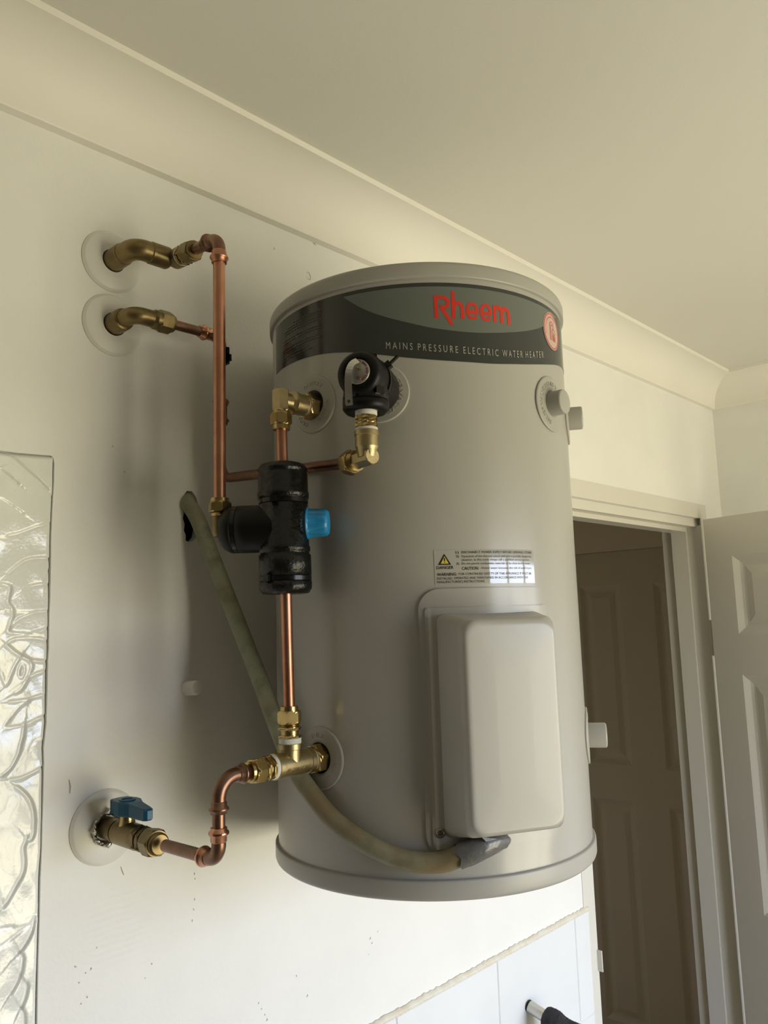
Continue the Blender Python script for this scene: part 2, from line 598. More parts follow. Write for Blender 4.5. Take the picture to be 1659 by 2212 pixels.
# cove cornices, mitred in the corner
prof = [(0.0, 2.398), (0.0125, 2.3992), (0.0135, 2.4015)]
for k in range(1, 15):
    a = (PI / 2) * k / 14
    prof.append((0.092 - 0.0785 * math.cos(a), 2.4025 + 0.0785 * math.sin(a)))
prof += [(0.0925, 2.4815), (0.0925, CEIL)]
mb = MB()
sA, eA = [], []
n = len(prof)
mb.add([(XL, -o, z) for o, z in prof] + [(XB - o, -o, z) for o, z in prof], [(i, i + 1, n + i + 1, n + i) for i in range(0, 2)])
mb.add([(XL, -o, z) for o, z in prof] + [(XB - o, -o, z) for o, z in prof], [(i, i + 1, n + i + 1, n + i) for i in range(2, n - 3)], True)
mb.add([(XL, -o, z) for o, z in prof] + [(XB - o, -o, z) for o, z in prof], [(i, i + 1, n + i + 1, n + i) for i in range(n - 3, n - 1)])
mb.build('trim_1', M['cove'], None, True)
mb = MB()
A = [(XB - o, -o, z) for o, z in prof]
B = [(XB - o, YC, z) for o, z in prof]
mb.add(A + B, [(i, i + 1, n + i + 1, n + i) for i in range(0, 2)])
mb.add(A + B, [(i, i + 1, n + i + 1, n + i) for i in range(2, n - 3)], True)
mb.add(A + B, [(i, i + 1, n + i + 1, n + i) for i in range(n - 3, n - 1)])
mb.build('trim_2', M['cove'], None, True)

# door lining and architrave
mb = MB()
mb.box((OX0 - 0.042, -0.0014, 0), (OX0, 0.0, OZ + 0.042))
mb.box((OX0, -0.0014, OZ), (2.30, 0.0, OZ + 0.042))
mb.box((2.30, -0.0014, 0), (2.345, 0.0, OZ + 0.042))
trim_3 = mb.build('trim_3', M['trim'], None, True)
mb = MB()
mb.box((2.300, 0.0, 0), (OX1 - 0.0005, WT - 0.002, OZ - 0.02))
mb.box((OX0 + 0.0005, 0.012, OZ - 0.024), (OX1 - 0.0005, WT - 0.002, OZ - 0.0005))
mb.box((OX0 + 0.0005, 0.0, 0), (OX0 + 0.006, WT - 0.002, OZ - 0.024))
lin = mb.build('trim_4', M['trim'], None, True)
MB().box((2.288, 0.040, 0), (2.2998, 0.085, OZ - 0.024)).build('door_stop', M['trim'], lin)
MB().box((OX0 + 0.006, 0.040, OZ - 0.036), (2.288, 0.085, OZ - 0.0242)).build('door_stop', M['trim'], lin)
# strike plate on the left side of the opening
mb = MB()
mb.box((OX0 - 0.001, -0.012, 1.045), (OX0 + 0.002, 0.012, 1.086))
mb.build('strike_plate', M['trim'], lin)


def panel_door(name, h, d, nrm, width, z0, z1, th, us, zs, material, structure=True):
    """h hinge corner on the visible face, d along the width, nrm outward normal; us/zs list of panel spans"""
    h = Vector(h)
    d = Vector(d).normalized()
    nrm = Vector(nrm).normalized()

    def P(u, z, dep):
        return Vector((h.x, h.y, 0)) + d * u + nrm * dep + Vector((0, 0, z))
    mb = MB()
    ug = sorted(set([0, width] + [v for a in us for v in a]))
    zg = sorted(set([z0, z1] + [v for a in zs for v in a]))
    for i in range(len(ug) - 1):
        for j in range(len(zg) - 1):
            ispanel = any(abs(a[0] - ug[i]) < 1e-6 for a in us) and any(abs(a[0] - zg[j]) < 1e-6 for a in zs)
            u0, u1, a0, a1 = ug[i], ug[i + 1], zg[j], zg[j + 1]
            if not ispanel:
                mb.add([P(u0, a0, 0), P(u1, a0, 0), P(u1, a1, 0), P(u0, a1, 0)], [(0, 1, 2, 3)])
    # sides and back
    c = [P(0, z0, 0), P(width, z0, 0), P(width, z1, 0), P(0, z1, 0), P(0, z0, -th), P(width, z0, -th), P(width, z1, -th), P(0, z1, -th)]
    mb.add(c, [(0, 1, 5, 4), (1, 2, 6, 5), (2, 3, 7, 6), (3, 0, 4, 7), (4, 5, 6, 7)])
    o = mb.build(name, material, None, structure)
    for u0, u1 in us:
        for a0, a1 in zs:
            pb = MB()
            loops = []
            for ins, dep in ((0, 0), (0.006, -0.003), (0.016, -0.0085), (0.024, -0.0105), (0.030, -0.0105), (0.052, -0.0045)):
                loops.append([P(u0 + ins, a0 + ins, dep), P(u1 - ins, a0 + ins, dep), P(u1 - ins, a1 - ins, dep), P(u0 + ins, a1 - ins, dep)])
            pb.rings(loops, False, True, False)
            pb.build('panel', material, o)
    return o


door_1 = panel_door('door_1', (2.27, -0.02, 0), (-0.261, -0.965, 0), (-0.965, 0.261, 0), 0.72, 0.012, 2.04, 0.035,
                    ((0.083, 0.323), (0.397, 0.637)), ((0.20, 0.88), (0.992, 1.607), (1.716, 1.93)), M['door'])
for z in (1.70, 0.35):
    MB().lathe((2.285, -0.012, z - 0.045), (0, 0, 1), [(0, 0.005), (0.002, 0.006), (0.098, 0.006), (0.10, 0.005)], 14).build('hinge', M['halldoor'], door_1)

# hall beyond the doorway
XH = 3.0
mb = MB()
mb.box((XH, WT, 0), (XH + 0.06, 0.15, 2.45))
mb.box((XH, 0.15, 2.036), (XH + 0.06, 0.93, 2.45))
mb.box((XH, 0.93, 0), (XH + 0.06, 1.3, 2.45))
mb.box((XH + 0.056, 0.15, 0), (XH + 0.06, 0.93, 2.036))
mb.build('wall_hall_end', M['hall'], None, True)
MB().box((0.6, 1.3, 0), (XH + 0.06, 1.36, 2.45)).build('wall_hall_far', M['hall'], None, True)
MB().box((0.54, WT, 0), (0.6, 1.36, 2.45)).build('wall_hall_left', M['hall'], None, True)
MB().box((0.54, WT, 2.45), (XH + 0.06, 1.36, 2.50)).build('ceiling_hall', M['hall'], None, True)
MB().box((0.54, 0.0, -0.05), (XH + 0.06, 1.36, -0.001)).build('floor_hall', M['floor'], None, True)
door_2 = panel_door('door_2', (XH + 0.022, 0.155, 0), (0, 1, 0), (-1, 0, 0), 0.772, 0.012, 2.035, 0.03,
                    ((0.10, 0.345), (0.485, 0.67)), ((0.20, 1.04), (1.18, 1.90)), M['halldoor'])

# ---- tiles below
tile_top = 1.1735
xj = [1.5405, 1.4845] + [1.2195 - 0.2635 * k for k in range(0, 5)]
tw_mesh = {}
rows = [tile_top - 0.1965 * k for k in range(7)]
mb = MB()
mb.box((xj[-1], -0.0045, 0), (1.5405, -0.0005, tile_top - 0.001))
mb.build('grout', M['grout'], wall_back)


def tile_mesh(w, h):
    k = (round(w, 4), round(h, 4))
    if k in tw_mesh:
        return tw_mesh[k]
    mb = MB()
    b = 0.0014
    loops = [[(0, 0, 0), (w, 0, 0), (w, 0, h), (0, 0, h)], [(0, -0.0042, 0), (w, -0.0042, 0), (w, -0.0042, h), (0, -0.0042, h)],
             [(b, -0.0056, b), (w - b, -0.0056, b), (w - b, -0.0056, h - b), (b, -0.0056, h - b)]]
    mb.rings([[Vector(p) for p in l] for l in loops], False, True, False)
    me = bpy.data.meshes.new('tile')
    me.from_pydata([tuple(p) for p in mb.v], [], mb.f)
    me.materials.append(M['tile'])
    me.update()
    tw_mesh[k] = me
    return me


for r in range(6):
    zt_, zb_ = rows[r], max(rows[r + 1], 0.002)
    for c in range(len(xj) - 1):
        x1_, x0_ = xj[c], xj[c + 1]
        o = bpy.data.objects.new('tile', tile_mesh(x1_ - x0_ - 0.002, zt_ - zb_ - 0.002))
        o.location = (x0_ + 0.001, -0.001, zb_ + 0.001)
        o.parent = wall_back
        col.objects.link(o)

# ragged sealant bead along the top and right edge of the tiling
mb = MB()
N = 420
ring_list = []
for i in range(N + 1):
    x = xj[-1] + (1.5475 - xj[-1]) * i / N
    up = 0.0060 + 0.0010 * math.sin(i * 0.45) * math.sin(i * 0.21) + 0.0007 * math.sin(i * 1.3) + random.uniform(-0.0006, 0.0006)
    lo_ = 0.0012 + random.uniform(-0.0006, 0.0006)
    th = 0.0064 + random.uniform(-0.0004, 0.0004)
    zc = tile_top + 0.0005
    ring_list.append([Vector((x, -0.0002, zc - lo_ - 0.001)), Vector((x, -th, zc - lo_)), Vector((x, -th * 0.9, zc + up * 0.45)), Vector((x, -0.0016, zc + up)), Vector((x, 0.0, zc + up + 0.0008))])
mb.rings(ring_list, True, True, True)
mb.build('sealant_bead', M['sealant'], wall_back)
mb = MB()
ring_list = []
for i in range(121):
    z = tile_top + 0.004 - (tile_top + 0.002) * i / 120
    w_ = 0.0048 + random.uniform(-0.0007, 0.0007)
    ring_list.append([Vector((1.5400, -0.0002, z)), Vector((1.5398, -0.0058, z)), Vector((1.5402 + w_ * .5, -0.0046, z)), Vector((1.5405 + w_, -0.0012, z)), Vector((1.5408 + w_, 0, z))])
mb.rings(ring_list, True, True, True)
mb.build('sealant_bead', M['sealant'], wall_back)


# paint cracks and chips on the wall, thin slivers
def sliver(px, w_, material, name='paint_crack'):
    mb = MB()
    pts = [at_y(x, y, -0.0004) for x, y in px]
    n_ = len(pts)
    L, R_ = [], []
    for i, p in enumerate(pts):
        a = pts[max(i - 1, 0)]
        b = pts[min(i + 1, n_ - 1)]
        t = (b - a).normalized()
        s_ = Vector((t.z, 0, -t.x))
        k = w_ * (0.25 + 0.75 * math.sin(PI * (i + 0.3) / (n_ - 0.4)))
        L.append(p + s_ * k)
        R_.append(p - s_ * k)
    mb.add(L + R_, [(i, i + 1, n_ + i + 1, n_ + i) for i in range(n_ - 1)])
    mb.build(name, material, wall_back)


sliver([(246, 336), (262, 343), (276, 350), (282, 354)], 0.0007, M['crack'])
sliver([(348, 381), (366, 389), (384, 397)], 0.0008, M['crack'])
sliver([(405, 407), (417, 411)], 0.0006, M['crack'])
sliver([(633, 492), (642, 495), (653, 503)], 0.0016, M['crack'])
sliver([(672, 517), (679, 526), (682, 530)], 0.0011, M['crack'])
sliver([(692, 523), (706, 529), (722, 537), (730, 543)], 0.0008, M['crack'])
sliver([(780, 553), (793, 560), (803, 565)], 0.0014, M['crack'])
sliver([(1293, 776), (1297, 780), (1297, 785)], 0.0009, M['crack'])
sliver([(1300, 780), (1320, 790), (1345, 800), (1375, 812)], 0.0011, M['cove'])
sliver([(149, 1684), (152, 1698), (151, 1714)], 0.0008, M['crack'])
sliver([(261, 1872), (265, 1884), (268, 1890)], 0.0006, M['crack'])
for px in ((243, 962), (269, 1017), (163, 2086), (165, 2088), (186, 2100), (197, 2090), (172, 2121), (420, 1885), (421, 1897), (420, 1940), (419, 1962), (416, 1986), (560, 2165), (566, 2178), (572, 2190), (577, 2200), (800, 2024), (805, 2035), (817, 2010), (796, 2060), (664, 2148), (640, 2106), (592, 534), (188, 2152), (176, 2166), (210, 2045), (328, 2080), (313, 2112)):
    j = random.uniform(2, 6)
    sliver([(px[0], px[1]), (px[0] + random.uniform(-1.5, 1.5), px[1] + j * .5), (px[0] + random.uniform(-2, 2), px[1] + j)], random.uniform(0.0004, 0.0008), M['crack'], 'paint_chip')
sliver([(662, 592), (664, 587), (668, 590), (671, 597), (670, 604), (665, 603), (662, 596)], 0.0005, M['crack'], 'paint_chip')

# ---- textured glass panel set in the back wall
gx1 = max(x for x, z in g_edge)
nx, nz_ = 210, 640
GZ0, GZ1 = 1.3005, g_top[0][1] + 0.0145
curves_px = [
    ([(12, 975), (30, 993), (50, 1012), (72, 1032), (92, 1052), (113, 1074)], 1.0),
    ([(0, 1017), (12, 1025), (24, 1036), (34, 1044)], 1.2),
    ([(0, 1080), (14, 1089), (30, 1100), (44, 1110)], 0.5),
    ([(14, 1158), (40, 1152), (75, 1139), (110, 1130)], 0.5),
    ([(14, 1240), (28, 1228), (45, 1216), (60, 1209), (85, 1206), (110, 1207)], 1.3),
    ([(48, 1275), (60, 1268), (75, 1264), (92, 1262), (110, 1262)], 1.0),
    ([(0, 1262), (18, 1268), (16, 1285), (13, 1302), (22, 1315), (24, 1330), (18, 1345), (14, 1360), (16, 1366), (30, 1368), (60, 1370)], 1.0),
    ([(92, 1252), (93, 1244), (100, 1238), (109, 1229)], 1.0),
    ([(10, 1322), (40, 1324), (80, 1322), (108, 1319)], 0.5),
    ([(16, 1355), (35, 1338), (60, 1328), (80, 1322)], 0.6),
    ([(12, 1390), (28, 1380), (60, 1378), (85, 1380), (106, 1385)], 0.9),
    ([(66, 1368), (85, 1363), (108, 1354)], 0.9),
    ([(12, 1393), (30, 1408), (45, 1417), (60, 1424), (80, 1428), (104, 1428)], 1.2),
    ([(44, 1417), (32, 1436), (20, 1465), (12, 1480), (0, 1452)], 0.6),
    ([(44, 1440), (40, 1450), (41, 1460), (46, 1463), (50, 1452), (50, 1440), (45, 1435), (41, 1443)], 0.9),
    ([(60, 1424), (68, 1438), (62, 1456), (54, 1474), (44, 1490), (33, 1497)], 0.7),
    ([(58, 1466), (72, 1457), (88, 1451), (102, 1448)], 0.9),
    ([(20, 1516), (40, 1514), (60, 1510), (88, 1501)], 0.9),
    ([(60, 1514), (42, 1526), (26, 1545), (10, 1566), (14, 1571), (40, 1567)], 0.6),
    ([(50, 1564), (65, 1560), (80, 1552), (100, 1545)], 1.3),
    ([(52, 1564), (48, 1590), (42, 1610), (38, 1628), (20, 1660), (0, 1676)], 1.0),
    ([(60, 1618), (70, 1600), (82, 1597), (84, 1615), (84, 1638)], 0.4),
    ([(82, 1606), (95, 1599)], 0.8),
    ([(20, 1683), (40, 1681), (60, 1673), (80, 1662), (96, 1654)], 1.4),
    ([(34, 1699), (48, 1710), (62, 1728), (70, 1755), (70, 1790), (66, 1808), (60, 1814), (53, 1808)], 1.2),
    ([(53, 1815), (47, 1830), (50, 1860), (46, 1885), (36, 1905), (20, 1935), (4, 1958), (0, 1945)], 1.1),
    ([(73, 1986), (68, 2005), (60, 2025), (48, 2045), (36, 2060)], 1.6),
    ([(0, 2005), (25, 2001)], 0.8),
    ([(44, 2061), (47, 2070), (44, 2095), (36, 2120), (22, 2145)], 1.2),
    ([(54, 2122), (57, 2130), (52, 2155), (42, 2178)], 1.4),
    ([(44, 2178), (50, 2190), (51, 2212)], 1.2),
    ([(74, 1988), (50, 2005), (20, 2030), (0, 2045)], 0.4),
]
xsg = np.linspace(GX0, gx1 + 0.001, nx)
zsg = np.linspace(GZ0, GZ1, nz_)
GXm, GZm = np.meshgrid(xsg, zsg)
hgt = np.zeros_like(GXm)
curves_w = [([at_y(px, py, 0) for px, py in cpx], wgt) for cpx, wgt in curves_px]
curves_w += [([Vector((0.676 - p.x, 0, p.z)) for p in pl], wgt) for pl, wgt in curves_w]      # the pattern repeats mirrored
for pl, wgt in curves_w:
    pts = smooth_path(pl, 0.004)
    best = np.full_like(GXm, 9.0)
    side = np.zeros_like(GXm)
    for a, b in zip(pts[:-1], pts[1:]):
        ax_, az_ = a.x, a.z
        dx_, dz_ = b.x - a.x, b.z - a.z
        L2 = dx_ * dx_ + dz_ * dz_ + 1e-12
        t = np.clip(((GXm - ax_) * dx_ + (GZm - az_) * dz_) / L2, 0, 1)
        ex = GXm - (ax_ + t * dx_)
        ez = GZm - (az_ + t * dz_)
        dd = np.hypot(ex, ez)
        sgn = np.sign(dx_ * ez - dz_ * ex)
        upd = dd < best
        best = np.where(upd, dd, best)
        side = np.where(upd, sgn, side)
    hgt += np.exp(-best / 0.010) * side * 0.0008 * wgt * (1 - np.exp(-(best / 0.0015) ** 2)) - np.exp(-(best / 0.0017) ** 2) * 0.0015 * wgt
rng = np.random.RandomState(3)
for k in range(26):
    fx, fz = rng.uniform(-55, 55), rng.uniform(-55, 55)
    hgt += 0.00045 * np.sin(fx * GXm + fz * GZm + rng.uniform(0, 6.28)) * (40 / (20 + math.hypot(fx, fz)))
for k in range(14):
    fx, fz = rng.uniform(-260, 260), rng.uniform(-160, 160)
    hgt += 0.00010 * np.sin(fx * GXm + fz * GZm + rng.uniform(0, 6.28))
# rounded free edge on the right and top
ez_ = np.array([z for x, z in g_edge][::-1])
ex_ = np.array([x for x, z in g_edge][::-1])
edge_x = np.interp(GZm, ez_, ex_)
de = edge_x - GXm
top_z = np.interp(GXm, [p[0] for p in g_top], [p[1] for p in g_top])
dt_ = top_z - GZm
dmin = np.minimum(de, dt_)
fall = np.clip(1 - dmin / 0.007, 0, 1.6)
yy = -0.0035 - hgt + 0.010 * fall ** 2
mb = MB()
verts = [(float(GXm[j, i]), float(yy[j, i]), float(GZm[j, i])) for j in range(nz_) for i in range(nx)]
keep = (de > -0.0015) & (dt_ > -0.003)
faces = []
for j in range(nz_ - 1):
    for i in range(nx - 1):
        if keep[j, i] and keep[j + 1, i] and keep[j, i + 1] and keep[j + 1, i + 1]:
            a = j * nx + i
            faces.append((a, a + 1, a + nx + 1, a + nx))
mb.add(verts, faces, True)
gp = mb.build('glass_panel', M['glass'], None)
tag(gp, 'tall textured glass panel with embossed leaf veins set in the white wall', 'glass panel')


# ================================================================== WATER HEATER
heater = thing('water_heater', 'grey cylindrical electric water heater hung on the white wall', 'water heater', (TX, TY, ZB))
mb = MB()
ZO, ZI, ZRV = 2.0385, 1.6300, 2.0370
HQ, HR = 0.0235, 0.0172
dq = math.degrees(HQ / TR)
phl = list(np.linspace(-60 - dq, -60 + dq, 9)) + list(np.linspace(-60 + dq, 300 - dq, 155))[1:-1]
zl_ = [1.5105, ZI - HQ, ZI + HQ, ZO - HQ, ZO + HQ, 2.1725]
NP = len(phl)
gv = [pol(float(p), TR, z) for z in zl_ for p in phl]
gf = []
for j in range(5):
    for i in range(NP):
        if j in (1, 3) and i < 8:
            continue
        k = (i + 1) % NP
        gf.append((j * NP + i, j * NP + k, (j + 1) * NP + k, (j + 1) * NP + i))
mb.add(gv, gf, True)
for zc in (ZI, ZO):
    ri, ro = [], []
    for k in range(64):
        a = 2 * PI * k / 64
        q = HQ / max(abs(math.cos(a)), abs(math.sin(a)))
        ri.append(pol(-60 + math.degrees(HR * math.cos(a) / TR), TR, zc + HR * math.sin(a)))
        ro.append(pol(-60 + math.degrees(q * math.cos(a) / TR), TR, zc + q * math.sin(a)))
    mb.rings([ro, ri], False, False, True)
mb.build('jacket', M['body'], heater)
mb = MB()
RC = 0.2025
lidp = [(2.1708, TR - 0.004), (2.1712, RC - 0.0012), (2.1722, RC - 0.0002), (2.1735, RC), (2.1850, RC), (2.1880, RC - 0.0010), (2.1902, RC - 0.0034), (2.1915, RC - 0.008), (2.1925, RC - 0.03), (2.197, 0.05), (2.1975, 0.001)]
mb.lathe((TX, TY, 0), (0, 0, 1), lidp, 160, cap0=False)
mb.build('lid', M['cap'], heater)
mb = MB()
bp_ = [(1.5118, TR - 0.004), (1.5112, RC - 0.0014), (1.5104, RC - 0.0003), (1.5092, RC), (1.4945, RC), (1.4918, RC - 0.0010), (1.4900, RC - 0.0032), (1.4892, RC - 0.007), (1.4888, 0.1), (1.4888, 0.001)]
mb.lathe((TX, TY, 0), (0, 0, 1), bp_, 160, cap0=False)
mb.build('base_cap', M['cap'], heater)
# wall bracket behind
for z in (1.62, 2.02):
    MB().box((TX - 0.05, TY + 0.175, z - 0.02), (TX + 0.09, -0.0005, z + 0.02)).build('wall_bracket', M['cap'], heater)


def sheet(cols, r0, r1, name, material, parent, smooth=True):
    """cols: (phi, zlo, zhi); a film or plate that follows the jacket"""
    mb = MB()
    n_ = len(cols)
    lo_o = [pol(p, r1, a) for p, a, b in cols]
    hi_o = [pol(p, r1, b) for p, a, b in cols]
    lo_i = [pol(p, r0, a) for p, a, b in cols]
    hi_i = [pol(p, r0, b) for p, a, b in cols]
    mb.add(lo_o + hi_o, [(i, i + 1, n_ + i + 1, n_ + i) for i in range(n_ - 1)], smooth)
    mb.add(hi_o + hi_i, [(i, i + 1, n_ + i + 1, n_ + i) for i in range(n_ - 1)])
    mb.add(lo_o + lo_i, [(i, i + 1, n_ + i + 1, n_ + i) for i in range(n_ - 1)])
    for k in (0, n_ - 1):
        mb.add([lo_o[k], hi_o[k], hi_i[k], lo_i[k]], [(0, 1, 2, 3)])
    return mb.build(name, material, parent)


def rrect_cols(p0, p1, z0, z1, cr, n=36, cr_bot=None):
    cols = []
    cd = math.degrees(cr / 0.2)
    ph = sorted(set([p0 + cd * (1 - math.cos(k * PI / 16)) for k in range(9)] + [p1 - cd * (1 - math.cos(k * PI / 16)) for k in range(9)] + list(np.linspace(p0 + cd, p1 - cd, n))))
    cb = cr if cr_bot is None else cr_bot
    for p in ph:
        e = min(p - p0, p1 - p)
        k = max(0.0, 1 - e / cd)
        k = min(k, 1.0)
        q = 1 - math.sqrt(max(0, 1 - k * k))
        cols.append((p, z0 + q * cb, z1 - q * cr))
    return cols


# printed band
wave_p = [-88, -85, -66, -54, -43, -34, -28.6, -21, -12, -3, 5, 11.6, 21, 31.4, 42, 49, 54, 66, 85, 88]
wave_z = [2.1028, 2.1028, 2.1004, 2.0971, 2.0909, 2.0835, 2.0792, 2.0746, 2.0715, 2.0706, 2.0708, 2.0734, 2.0782, 2.0857, 2.0944, 2.0984, 2.1000, 2.1015, 2.103, 2.103]
cols = []
kz = np.convolve(np.pad(np.interp(np.linspace(-88, 88, 177), wave_p, wave_z), 4, mode='edge'), np.ones(9) / 9, 'valid')
for p, zl in zip(np.linspace(-88, 88, 177), kz):
    cols.append((float(p), float(zl), 2.1650))
band = sheet(cols, TR, TR + 0.0004, 'label_band', M['band'], heater)
cols = []
ov_p = [-45.8, -43, -40, -32.8, -20.6, -11.6, -0.4, 12.3, 22, 30.7, 38, 41.6, 44.3]
ov_z = [2.1596, 2.1505, 2.1430, 2.1289, 2.1141, 2.1075, 2.1058, 2.1118, 2.1205, 2.1324, 2.1470, 2.1555, 2.1600]
ovs = np.convolve(np.pad(np.interp(np.linspace(-45.8, 44.3, 120), ov_p, ov_z), 7, mode='reflect', reflect_type='odd'), np.ones(15) / 15, 'valid')
for p, zl in zip(np.linspace(-45.8, 44.3, 120), ovs):
    cols.append((float(p), min(float(zl), 2.1600), 2.1602))
oval = sheet(cols, TR + 0.0003, TR + 0.0007, 'oval_field', M['oval'], band)

RT = TR + 0.0010
K = math.degrees(1 / RT)     # metres of arc -> degrees


def ribbon(paths, w_, zb, r, name, material, parent, closed=False):
    """strokes: list of polylines in (phi deg, mm above baseline)"""
    mb = MB()
    for pts in paths:
        P_ = [Vector((p / K, z / 1000)) for p, z in pts]
        n_ = len(P_)
        L, R_ = [], []
        for i in range(n_):
            a = P_[max(i - 1, 0)]
            b = P_[min(i + 1, n_ - 1)]
            t = (b - a).normalized()
            s_ = Vector((-t.y, t.x))
            sc = 1.0
            if 0 < i < n_ - 1:
                d1 = (P_[i] - P_[i - 1]).normalized()
                d2 = (P_[i + 1] - P_[i]).normalized()
                sc = 1 / max(0.5, math.cos(d1.angle(d2) / 2)) if d1.length and d2.length else 1
            L.append(P_[i] + s_ * w_ / 2 * sc)
            R_.append(P_[i] - s_ * w_ / 2 * sc)
        V_ = [pol(q.x * K, r, zb + q.y) for q in L + R_]
        mb.add(V_, [(i, i + 1, n_ + i + 1, n_ + i) for i in range(n_ - 1)])
    return mb.build(name, material, parent)


def arc(cx, cz, rx, rz, a0, a1, n=20):
    return [(cx + rx * math.cos(math.radians(a0 + (a1 - a0) * k / n)), cz + rz * math.sin(math.radians(a0 + (a1 - a0) * k / n))) for k in range(n + 1)]


ZBASE = 2.1218
SW = 0.0042


def glyph_e(cx):
    return [[(cx - 2.0, 9.6), (cx + 1.75, 9.6)] + arc(cx, 10.6, 1.75, 9.0, 0, 322, 34)]


strokes = {
    'letter_R': [[(-14.05, 0), (-14.05, 27.2)], [(-14.6, 25.2), (-12.0, 25.2)] + arc(-11.7, 19.2, 1.75, 6.0, 80, -75, 14) + [(-12.6, 13.2)], [(-12.5, 14.9), (-8.75, -7.6)]],
    'letter_h': [[(-8.15, 0), (-8.15, 33.2)], [(-8.0, 11)] + arc(-6.6, 12.5, 1.45, 6.8, 170, 0, 16) + [(-5.12, 0)]],
    'letter_e': glyph_e(-1.62),
    'letter_e.b': glyph_e(3.40),
    'letter_m': [[(6.80, 0), (6.80, 20.4)], [(6.9, 12)] + arc(8.25, 12.5, 1.35, 6.8, 165, 0, 14) + [(9.62, 0)], [(9.65, 12)] + arc(11.1, 12.5, 1.45, 6.8, 165, 0, 14) + [(12.55, 0)]],
}
for k, st in strokes.items():
    ribbon(st, SW if 'e' not in k.split('_')[1] else 0.0036, ZBASE, RT, k.split('.')[0], M['red'], band)


def text_mesh(body, res=3, bold=0.0):
    cu = bpy.data.curves.new('lettering', 'FONT')
    cu.body = body
    cu.size = 1.0
    cu.resolution_u = res
    cu.offset = bold
    o = bpy.data.objects.new('lettering_tmp', cu)
    col.objects.link(o)
    dg = bpy.context.evaluated_depsgraph_get()
    dg.update()
    me = bpy.data.meshes.new_from_object(o.evaluated_get(dg))
    vs_ = [v.co.copy() for v in me.vertices]
    fs_ = [tuple(p.vertices) for p in me.polygons]
    bpy.data.objects.remove(o)
    bpy.data.meshes.remove(me)
    return vs_, fs_


def text_on_jacket(body, p0, p1, zf, hgt_, r, name, material, parent, res=3, mb=None, bold=0.0):
    vs_, fs_ = text_mesh(body, res, bold)
    x0 = min(v.x for v in vs_)
    x1 = max(v.x for v in vs_)
    cap_h = 0.729
    mb2 = mb or MB()
    out = []
    for v in vs_:
        p = p0 + (v.x - x0) / (x1 - x0) * (p1 - p0)
        zb = zf(p) if callable(zf) else zf
        out.append(pol(p, r, zb + v.y / cap_h * hgt_))
    mb2.add(out, fs_)
    if mb is None:
        return mb2.build(name, material, parent)


def mains_base(p):
    return float(np.interp(p, [-31, -26, -22, -15, -7, 0, 7, 13, 19, 25, 31], [2.0888, 2.0866, 2.0848, 2.0822, 2.0806, 2.0802, 2.0807, 2.0824, 2.0851, 2.0890, 2.0938]))


for wd, a, b in (('M A I N S', -31.0, -22.2), ('P R E S S U R E', -20.5, -7.2), ('E L E C T R I C', -5.4, 7.5), ('W A T E R', 9.1, 18.1), ('H E A T E R', 19.6, 30.1)):
    text_on_jacket(wd, a, b, mains_base, 0.0086, RT, 'tagline_word', M['tagline'], band)

# fine print lines at the left of the band: broken dashes too small to read
mb = MB()
for i, (zc, l0, l1) in enumerate(((2.1525, -71, -55), (2.1490, -76, -55), (2.1455, -78, -56), (2.1420, -78, -55), (2.1345, -79, -56), (2.1310, -79, -55.5), (2.1235, -80, -57), (2.1200, -80, -56), (2.1130, -80, -62), (2.1095, -80, -60))):
    p = l0
    while p < l1:
        w_ = random.uniform(0.5, 1.6)
        a, b = p, min(p + w_, l1)
        mb.add([pol(a, RT, zc - .0006), pol(b, RT, zc - .0006), pol(b, RT, zc + .0006), pol(a, RT, zc + .0006)], [(0, 1, 2, 3)])
        p += w_ + 0.35
fp = mb.build('fine_print', M['fine'], band)
fp['kind'] = 'stuff'

# round badge with a shower rose
BP, BZ = 38.1, 2.1345


def disc_cols(pc, zc, rad, n=28):
    cs = []
    for k in range(n + 1):
        a = -PI / 2 + PI * k / n
        u = math.sin(a)
        h_ = math.cos(a)
        cs.append((pc + math.degrees(rad * u / 0.2), zc - rad * h_ - 1e-5, zc + rad * h_ + 1e-5))
    return cs


badge = sheet(disc_cols(BP, BZ, 0.0242), TR + 0.0006, TR + 0.0011, 'badge', M['badge'], heater)
kd = math.degrees(1 / 0.2)


def bpath(pts):
    return [(BP + x / 1000 * K, z) for x, z in pts]


ribbon([bpath(arc(0, 0, 22.3, 22.3, 0, 360, 48))], 0.0016, BZ, TR + 0.0015, 'badge_ring', M['badge_red'], badge)
ribbon([bpath([(-6.5, -12), (-6.5, 6)] + arc(-1.0, 6, 5.5, 6.0, 180, 20, 14) + [(5.5, 4.5)]), bpath([(-3.5, -12), (-3.5, 5)] + arc(-0.8, 5, 2.7, 3.2, 180, 30, 8)),
        bpath([(-6.5, -12), (-3.5, -12)]), bpath([(0, -2), (2.5, 4), (9.5, 0.5), (9.5, -3), (0, -2)]),
        bpath([(1, -4), (1, -12)]), bpath([(3, -4), (3, -13)]), bpath([(5, -4.3), (5, -12)]), bpath([(7, -4.5), (7, -13)]), bpath([(9, -4.8), (9, -12)])],
       0.0009, BZ, TR + 0.0015, 'shower_symbol', M['badge_red'], badge)
# worn ring lettering of the badge: short ticks
ribbon([bpath([(17.0 * math.cos(t), 17.0 * math.sin(t)), (18.6 * math.cos(t + .03), 18.6 * math.sin(t + .03))]) for t in [math.radians(a) for a in list(range(55, 200, 8))]],
       0.0009, BZ, TR + 0.0015, 'worn_print', M['badge_red'], badge)

# safety label
warn = sheet([(float(p), 1.8178, 1.8556) for p in np.linspace(-17.9, 18.1, 25)], TR, TR + 0.0003, 'safety_label', M['film'], heater)
RW = TR + 0.0007
tx = MB()


